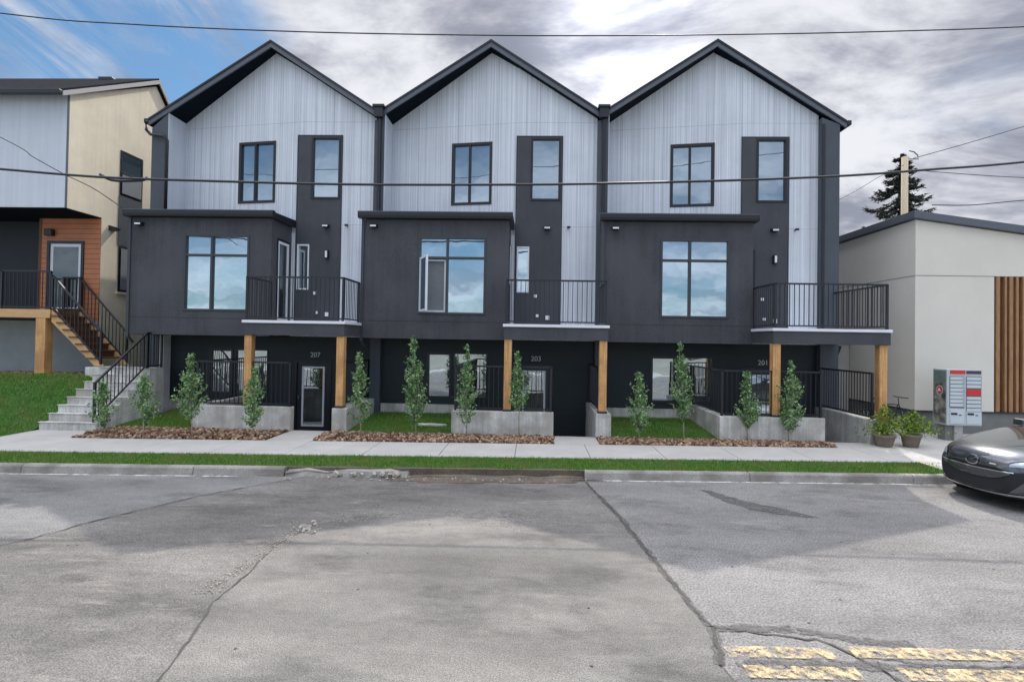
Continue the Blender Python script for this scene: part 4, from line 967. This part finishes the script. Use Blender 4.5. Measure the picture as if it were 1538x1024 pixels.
# ------------------------------------------------------------------ CAR (nose to the left, parked at the kerb)
def make_car():
    N = thing('parked_car', CARLOC, 'dark grey metallic hatchback parked at the kerb, nose at the right photo edge', 'car')
    NR = []     # rings (y half profile) built along the length in car space: +x backwards, nose at x=0
    st = [  # x, halfwidth at belt, bottom z, belt z, top z, top halfwidth
        (0.00, .50, .26, .50, .585, .36), (.03, .62, .215, .53, .65, .47), (.12, .735, .19, .57, .715, .56), (.30, .825, .18, .62, .775, .62),
        (.55, .865, .18, .68, .83, .66), (.9, .875, .18, .76, .885, .68), (1.25, .875, .18, .82, .935, .69), (1.6, .875, .18, .87, .97, .70), (2.4, .88, .19, .9, 1.0, .71), (3.3, .88, .2, .93, 1.02, .70), (3.9, .86, .22, .95, 1.04, .66), (4.25, .80, .28, .9, .98, .6), (4.36, .66, .38, .8, .9, .5)]
    mb = MB(); n = 13
    for (x, w, b, bl, t, tw) in st:
        ring = [(0, b), (w * .6, b), (w * .90, b + .03), (w * .985, b + .13), (w, lerp(b, bl, .6)), (w * .985, bl - .03), (w * .95, bl + .01), (tw + (w - tw) * .45, lerp(bl, t, .55)), (tw, t - .012), (tw * .66, t + .004), (tw * .33, t + .012), (0, t + .015)]
        ring = [(y, .18 + (z - .18) * 1.2 if z > .18 else z) for y, z in ring]
        full = ring + [(-y, z) for y, z in reversed(ring[1:-1])]
        R_ = len(full)
        for y, z in full:
            bul = .16 * (abs(y) / .87) ** 2.2 if x < .9 else 0
            mb.v.append(Vector((x + bul * (1 - x / .9), y, z)))
    for i in range(len(st) - 1):
        for j in range(R_): mb.f.append((i * R_ + j, i * R_ + (j + 1) % R_, (i + 1) * R_ + (j + 1) % R_, (i + 1) * R_ + j))
    mb.f.append(tuple(range(R_))); mb.f.append(tuple((len(st) - 1) * R_ + j for j in reversed(range(R_))))
    # smooth the nose with subdivision, evaluate, then use the surface for conforming patches
    me = bpy.data.meshes.new('t'); me.from_pydata(mb.v, [], mb.f); o = bpy.data.objects.new('t', me); COL.objects.link(o)
    sd = o.modifiers.new('s', 'SUBSURF'); sd.levels = 3; sd.render_levels = 3
    bpy.context.view_layer.update(); ev = o.evaluated_get(bpy.context.evaluated_depsgraph_get()); m2 = bpy.data.meshes.new_from_object(ev); bpy.data.objects.remove(o)
    bm = bmesh.new(); bm.from_mesh(m2); tree = BVHTree.FromBMesh(bm)
    out = MB(); out.v = [v.co.copy() for v in bm.verts]; out.f = [tuple(v.index for v in f.verts) for f in bm.faces]; bm.free()
    # wheel arches: pull nothing, wheels stand proud of dark liners
    car = lambda p: CARLOC + CARROT @ Vector(p)
    def put(b, name, mt, parent=N, **k):
        b2 = MB(); b2.v = [car(p) for p in b.v]; b2.f = b.f; return b2.build(name, mt, parent, **k)
    body = put(out, 'body', 'paint', smooth=True)
    def surf(y, z, off=.004):
        h = tree.ray_cast(Vector((-2, y, z)), Vector((1, 0, 0)))
        if h[0] is None: return None
        nn = h[1] if h[1].x < 0 else -h[1]
        return h[0] + nn * off
    def patch(fn, name, mt, off=.005, nu=30, nv=8, parent=N, smooth=True, th=.0):
        b = MB(); ok = {}
        for i in range(nu + 1):
            for j in range(nv + 1):
                y, z = fn(i / nu, j / nv); p = surf(y, .18 + (z - .18) * 1.2, off)
                if p is not None: ok[i, j] = len(b.v); b.v.append(p)
        for i in range(nu):
            for j in range(nv):
                q = [ok.get(c) for c in ((i, j), (i + 1, j), (i + 1, j + 1), (i, j + 1))]
                if None not in q: b.f.append(tuple(q))
        return put(b, name, mt, parent, smooth=smooth)
    G = .76
    # wide smiling lower intake: top edge falls in the middle, bottom edge curves up to the corners
    def intake(u, v):
        y = lerp(-G, G, u); a = abs(y) / G
        top = .50 + .035 * a ** 1.2 + (.04 * max(0, (a - .62) / .38)); bot = .245 + .04 * a ** 2 + .28 * max(0, (a - .62) / .38) ** 1.3
        return y, lerp(bot, max(top, bot + .002), v)
    patch(intake, 'lower_grille', 'tyre', .006, 44, 10)
    def bar(u, v):
        y = lerp(-.52, .52, u); a = abs(y) / .52; bot = .405 + .10 * a ** 3; top = .512 + .012 * a
        return y, lerp(min(bot, top - .001), top, v)
    patch(bar, 'bumper_bar', 'paint', .016, 40, 6)
    patch(lambda u, v: (lerp(-.56, .56, u), .513 + .014 * abs(2 * u - 1) + .012 * v), 'grille_trim', 'chrome', .019, 40, 2)
    patch(lambda u, v: (lerp(-.54, .54, u), .526 + .016 * abs(2 * u - 1) + .028 * v * (1 - abs(2 * u - 1) ** 6)), 'upper_grille', 'tyre', .008, 40, 3)
    patch(lambda u, v: (lerp(-.70, .70, u), .222 + .03 * abs(2 * u - 1) ** 2 + .022 * v), 'chin_spoiler', 'chrome', .012, 40, 2)
    for s in (-1, 1):
        H_ = patch(lambda u, v: (s * lerp(.50, .84, u), lerp(.60 + .03 * u, .635 + .10 * u ** .8, v)), 'headlight', 'lampglass', .010, 16, 6)
        patch(lambda u, v: (s * lerp(.49, .85, u), lerp(.635 + .10 * u ** .8, .649 + .105 * u ** .8, v)), 'lamp_trim', 'black', .008, 16, 2, parent=H_)
        patch(lambda u, v: (s * (.69 + .06 * math.cos(u * 6.283) * v), .64 + .025 * math.sin(u * 6.283) * v), 'reflector', 'chrome', .014, 16, 2, parent=H_)
        for t_ in range(3): patch(lambda u, v: (s * lerp(.74 - .01 * t_, .86, u), .30 + .05 * t_ + .034 * v + .03 * u), 'fog_light_grille', 'tyre', .008, 10, 2)
    # round winged emblem
    cz = .607
    patch(lambda u, v: (lerp(.80, 1, v) * .105 * math.cos(u * 6.283), cz + lerp(.78, 1, v) * .062 * math.sin(u * 6.283)), 'emblem', 'chrome', .014, 28, 2)
    patch(lambda u, v: (lerp(-.06, .06, u), cz + .024 - .032 * math.cos((u - .5) * 3.4) + .012 * v), 'emblem', 'chrome', .016, 14, 2)
    patch(lambda u, v: (-(.26 + .09 * u), .595 + .016 * v), 'badge', 'chrome', .010, 4, 1)
    # glasshouse
    gh = MB(); gst = [(1.85, .72, .70, 1.09), (2.3, .80, .56, 1.40), (2.7, .80, .56, 1.46), (3.5, .78, .55, 1.40), (4.15, .70, .52, 1.12)]
    for (x, w, tw, t) in gst:
        for y, z in ((-w, 1.06), (-lerp(w, tw, .5), (t + 1.06) / 2), (-tw, t), (0, t + .03), (tw, t), (lerp(w, tw, .5), (t + 1.06) / 2), (w, 1.06)): gh.v.append(Vector((x, y, z)))
    for i in range(4):
        for j in range(6): gh.f.append((i * 7 + j, i * 7 + j + 1, i * 7 + 7 + j + 1, i * 7 + 7 + j))
    gh.f.append(tuple(range(7))); gh.f.append(tuple(28 + j for j in range(7)))
    put(gh, 'windows', 'glassdk')
    rf = MB()
    for (x, tw, t) in ((2.25, .57, 1.405), (2.7, .575, 1.475), (3.55, .56, 1.40)):
        for y, z in ((-tw, t), (-tw * .5, t + .03), (0, t + .038), (tw * .5, t + .03), (tw, t)): rf.v.append(Vector((x, y, z)))
    for i in range(2):
        for j in range(4): rf.f.append((i * 5 + j, i * 5 + j + 1, i * 5 + 6 + j, i * 5 + 5 + j))
    put(rf, 'roof_panel', 'paint', smooth=True)
    for s in (-1, 1):
        mi = MB(); 
        mi.box(1.95, 2.13, s * .90 - .10, s * .90 + .10, 1.06, 1.20); mr_ = put(mi, 'side_mirror', 'paint', bevel=.03)
        put(MB().box(2.135, 2.142, s * .90 - .08, s * .90 + .08, 1.075, 1.185), 'mirror_glass', 'chrome', mr_)
        for xw in (.86, 3.5):
            wc = Vector((xw, s * .78, .315))
            t_ = put(MB().tube([wc + Vector((.26 * math.cos(i * .2244), 0, .26 * math.sin(i * .2244))) for i in range(28)], .055, 10, closed=True), 'wheel', 'tyre', smooth=True)
            rm = MB()
            for i in range(10): a = i * .628; rm.bar(wc + Vector((0, s * .04, 0)), wc + Vector((.2 * math.cos(a), s * .05, .2 * math.sin(a))), .03, .02)
            rm.tube([wc + Vector((.205 * math.cos(i * .2244), s * .04, .205 * math.sin(i * .2244))) for i in range(28)], .015, 6, closed=True)
            put(rm, 'rim', 'alum', t_)
            put(MB().prism([(xw + .36 * math.cos(i * .2618), .315 + .36 * math.sin(i * .2618)) for i in range(24)], s * .72, s * .8845), 'wheel_arch', 'tyre', body)
    for s in (-1, 1): pass
    return N
CARLOC = Vector((7.12, 8.60, -.146)); CARROT = Matrix.Rotation(math.radians(8.5), 3, 'Z')
make_car()

# ------------------------------------------------------------------ WIRES, POLE, SPRUCE
def wire(pxs, Yf, r, label, name='power_line'):
    pts = []
    for px, py in pxs:
        p = at(px, py, 10); Y = Yf(p.x / 10.0)
        pts.append(at(px, py, Y))
    # smooth (Catmull-Rom)
    o = []; Q = [pts[0] * 2 - pts[1]] + pts + [pts[-1] * 2 - pts[-2]]
    for i in range(1, len(Q) - 2):
        for j in range(8):
            t = j / 8; a, b, c, d = Q[i - 1:i + 3]
            o.append(.5 * ((2 * b) + (c - a) * t + (2 * a - 5 * b + 4 * c - d) * t * t + (3 * b - a - 3 * c + d) * t ** 3))
    o.append(pts[-1])
    w = MB().tube(o, r, 6).build(name, 'black', origin=o[0], smooth=True); tag(w, label, 'overhead wire'); return w
yl = lambda s: 10.9 / (1 - .05 * s)
wire([(-500, 200), (-100, 246), (0, 254), (150, 266), (300, 271.5), (520, 277), (769, 277.5), (920, 275.5), (1100, 271), (1270, 264), (1400, 254.5), (1538, 243.5), (1900, 205)], yl, .026, 'thick black overhead cable crossing in front of the upper windows')
wire([(-500, -50), (0, 20), (200, 37), (450, 48), (700, 53), (900, 54), (1150, 51.5), (1350, 47), (1538, 40.5), (1900, 22)], yl, .013, 'thin overhead wire crossing the sky just above the roof peaks')
wire([(-300, 60), (0, 206), (50, 236), (97, 262), (140, 283), (185, 313)], lambda s: 11.6, .011, 'thin service wire dropping across the cream house')
wire([(150, 262), (170, 271), (210, 271), (222, 267)], lambda s: 11.0 / (1 - .05 * s), .03, 'short thick splice sleeve hanging on the black cable', 'cable_splice')
YPL = 30
pt = at(1359, 236, YPL); pb2 = at(1352, 330, YPL)
PO = thing('utility_pole', (pt.x, YPL, 0), 'pale wooden utility pole in front of the dark spruce behind the grey building', 'utility pole')
MB().tube([(pt.x - .0, YPL, -.5), (pt.x, YPL, pt.z)], [.2, .16], 10).build('pole', 'polew', PO, smooth=True)
br = [pt + Vector((.15, 0, -.12)), pt + Vector((.75, 0, -.12)), pt + Vector((.72, 0, .1)), pt + Vector((.5, 0, .3)), pt + Vector((.25, 0, .35))]
MB().tube(br, .03, 5).build('bracket', 'black', PO)
wire([(1372, 238), (1440, 219), (1538, 190), (1800, 110)], lambda s: 28, .02, 'thin wire running up to the right from the utility pole')
wire([(1380, 256), (1440, 261), (1538, 267), (1800, 278)], lambda s: 29, .02, 'thin wire running right from the pole under the thick cable')
wire([(1400, 308), (1460, 308), (1538, 301), (1800, 280)], lambda s: 31, .03, 'lowest thin wire right of the spruce')
wire([(1150, 345), (1262, 299), (1320, 266), (1358, 248)], lambda s: 29.5, .016, 'thin wire between the townhouse roof and the utility pole')
ys = 33; top_ = at(1352, 232, ys)
SP = thing('spruce_tree', (top_.x, ys, 0), 'dark spruce with drooping upturned branches behind the grey building roof', 'tree')
MB().tube([(top_.x, ys, 0), (top_.x, ys, top_.z - .2)], [.35, .04], 8).build('trunk', 'trunk', SP)
cr_ = MB()
zt_ = top_.z; zl = 6.5
for i in range(135):
    t = (i / 135) ** .85; z = lerp(zt_ - .05, zl, t); L_ = (.18 + 3.5 * t ** .8) * random.uniform(.6, 1.15); a = random.choice((0, math.pi)) + random.gauss(0, .75)
    d = Vector((math.cos(a), math.sin(a), 0)); s_ = Vector((-d.y, d.x, 0))
    cv = [Vector((top_.x, ys, z)) + d * L_ * u / 16 + Vector((0, 0, -.42 * L_ * math.sin(u / 16 * 1.9) * (.6 + .4 * u / 16) + .55 * L_ * max(0, u / 16 - .6) ** 1.3)) for u in range(17)]
    cr_.tube(cv, [.03 + .075 * math.sin(min(1, u / 16 * 1.25) * 2.9) * (L_ / 3) ** .4 for u in range(17)], 5)
    for u in range(17):
        for q in range(9):
            w = .07 * (1 - u / 16 * .5) * (L_ / 2.5) ** .5 + .03
            p = cv[u] + s_ * random.gauss(0, w * 1.6) + Vector((0, 0, random.gauss(-.04, w))); e = p + d * random.uniform(.08, .26) + s_ * random.gauss(0, .08) + Vector((0, 0, random.uniform(-.12, .12)))
            n_ = Vector((random.gauss(0, 1), random.gauss(0, 1), random.gauss(0, 1))).normalized() * .045
            cr_.add([p - n_, p + n_, e], [(0, 1, 2)])
cr_.build('crown', 'needle', SP)

# ------------------------------------------------------------------ OTHER SIDE OF THE STREET (seen in the windows)
struct(MB().box(-60, 60, -8.0, -6.0, -.3, 0), 'sidewalk', 'walkc')
M['sand'] = mat('sandy_ground', (.24, .235, .20), .95, .3, .6, fine=.2)
struct(MB().add([(-90, -8, -.01), (90, -8, -.01), (90, -60, 1.5), (-90, -60, 1.5)], [(0, 1, 2, 3)]), 'open_ground', 'sand')
random.seed(31)
for i in range(13):
    x = -42 + i * 7 + random.uniform(-2, 2); y = random.uniform(-34, -24); h = random.uniform(2.6, 4.3) + (2.6 if i in (3, 4) else 0)
    T = thing('street_tree', (x, y, .3), 'green tree across the street, reflected in the windows', 'tree', 'trees across the street')
    MB().tube([(x, y, .2), (x, y, h * .7)], [.12, .05], 6).build('trunk', 'trunk', T)
    c = MB()
    for j in range(1100):
        v = Vector((random.gauss(0, 1), random.gauss(0, 1), random.gauss(0, 1))).normalized() * random.random() ** .4
        p = Vector((x + v.x * h * .42, y + v.y * h * .42, h * .62 + v.z * h * .38)) + Vector((random.gauss(0, .1),) * 3)
        leafquad(c, p, random.uniform(.1, .2))
    c.build('crown', 'btree', T)

# ------------------------------------------------------------------ LIGHT
sd = Vector((3.28, 9.08, 11.16)).normalized()
el = math.asin(sd.z); az = math.atan2(sd.x, sd.y)
sun = bpy.data.lights.new('sun', 'SUN'); so = bpy.data.objects.new('sun', sun); COL.objects.link(so)
so.rotation_euler = sd.to_track_quat('Z', 'Y').to_euler(); sun.energy = SUN_E = 2.45; sun.angle = math.radians(.53); sun.color = (1, .94, .86)
W = bpy.data.worlds.new('World'); S.world = W; W.use_nodes = True; nt = W.node_tree; L = nt.links
bg = nt.nodes['Background']; bg.inputs['Strength'].default_value = .10
sky = _n(nt, 'ShaderNodeTexSky', sky_type='NISHITA'); sky.sun_disc = False; sky.sun_elevation = el; sky.sun_rotation = az
tc = _n(nt, 'ShaderNodeTexCoord'); G_ = tc.outputs['Generated']
sp = _n(nt, 'ShaderNodeSeparateXYZ'); L.new(G_, sp.inputs[0])
def math_(op, a, b=None, c=None):
    n = _n(nt, 'ShaderNodeMath', operation=op)
    for i, v in enumerate((a, b, c)):
        if v is None: continue
        if isinstance(v, (int, float)): n.inputs[i].default_value = v
        else: L.new(v, n.inputs[i])
    return n.outputs[0]
def rng(s, a, b_, c, d, smooth=True):
    r = _n(nt, 'ShaderNodeMapRange'); L.new(s, r.inputs[0])
    if smooth: r.interpolation_type = 'SMOOTHSTEP'
    for i, v in enumerate((a, b_, c, d)): r.inputs[i + 1].default_value = v
    return r.outputs[0]
# project the direction on a cloud layer so that clouds foreshorten towards the horizon
zc_ = math_('ADD', math_('MAXIMUM', sp.outputs['Z'], 0), .22)
cb = _n(nt, 'ShaderNodeCombineXYZ'); L.new(math_('DIVIDE', sp.outputs['X'], zc_), cb.inputs[0]); L.new(math_('DIVIDE', sp.outputs['Y'], zc_), cb.inputs[1])
def cloudnoise(sc, det, rg, off, dist=0, st=(1, 1, 1)):
    mp = _n(nt, 'ShaderNodeMapping'); mp.inputs['Location'].default_value = off; mp.inputs['Scale'].default_value = st; L.new(cb.outputs[0], mp.inputs[0])
    n = _n(nt, 'ShaderNodeTexNoise', Scale=sc, Detail=det, Roughness=rg, Distortion=dist); L.new(mp.outputs[0], n.inputs['Vector']); return n.outputs['Fac']
def direction_bump(px, py, inner, outer):
    d = ray(px, py).normalized(); n = _n(nt, 'ShaderNodeVectorMath', operation='DOT_PRODUCT'); L.new(G_, n.inputs[0]); n.inputs[1].default_value = d
    return rng(n.outputs['Value'], math.cos(math.radians(outer)), math.cos(math.radians(inner)), 0, 1)
sunside = 0
n1 = cloudnoise(1.3, 7, .55, (3.1, 1.7, 0), .15)
n2 = cloudnoise(1.7, 10, .60, (7.1, 4.2, 0), .35, (1, 1.25, 1))
blue = direction_bump(10, 60, 4, 26)
cov = math_('SUBTRACT', math_('ADD', n1, .30), math_('MULTIPLY', blue, .50))
cov = math_('SUBTRACT', cov, math_('MULTIPLY', direction_bump(1330, 190, 1, 12), .10))
cov = math_('SUBTRACT', cov, math_('MULTIPLY', math_('MULTIPLY', rng(sp.outputs['Y'], .1, -.4, 0, 1), rng(sp.outputs['Z'], .5, .7, 1, 0)), .27))
wisp = cloudnoise(1.6, 9, .68, (11.3, 2.2, 0), .6, (3.2, .8, 1))
mask = math_('MAXIMUM', rng(cov, .34, .66, 0, 1), math_('MULTIPLY', rng(wisp, .40, .68, 0, .75), math_('ADD', .35, math_('MULTIPLY', blue, .65))))
# cloud shade: bright edges, mauve grey undersides
shade = rng(n2, .36, .62, 0, 1)
mask = math_('MULTIPLY', mask, rng(sp.outputs['Y'], .1, -.4, 1, .72))
cc = _n(nt, 'ShaderNodeMix', data_type='RGBA'); L.new(shade, cc.inputs[0]); cc.inputs[6].default_value = (2.25, 2.4, 3.0, 1); cc.inputs[7].default_value = (6.3, 6.4, 6.8, 1)
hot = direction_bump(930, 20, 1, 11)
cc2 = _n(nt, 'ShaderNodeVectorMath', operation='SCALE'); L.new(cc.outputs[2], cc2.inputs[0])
behind = rng(sp.outputs['Y'], .35, -.35, 0, .9); up_ = rng(sp.outputs['Z'], .60, .85, 0, 3.3)  # extra cloud brightness overhead and behind the camera, added to fill the shaded facade
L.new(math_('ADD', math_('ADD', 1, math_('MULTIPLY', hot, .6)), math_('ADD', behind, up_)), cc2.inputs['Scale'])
sk2 = _n(nt, 'ShaderNodeVectorMath', operation='MULTIPLY'); L.new(sky.outputs[0], sk2.inputs[0]); sk2.inputs[1].default_value = (.62, .88, 1.0)
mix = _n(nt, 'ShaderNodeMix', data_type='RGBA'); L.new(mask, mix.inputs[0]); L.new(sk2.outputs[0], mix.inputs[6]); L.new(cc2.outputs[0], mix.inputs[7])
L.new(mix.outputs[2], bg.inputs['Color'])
S.view_settings.view_transform = 'Standard'; S.view_settings.look = 'None'; S.view_settings.gamma = 1; S.view_settings.exposure = .46
S.render.resolution_x = 1024; S.render.resolution_y = 681
S.cycles.max_bounces = 6
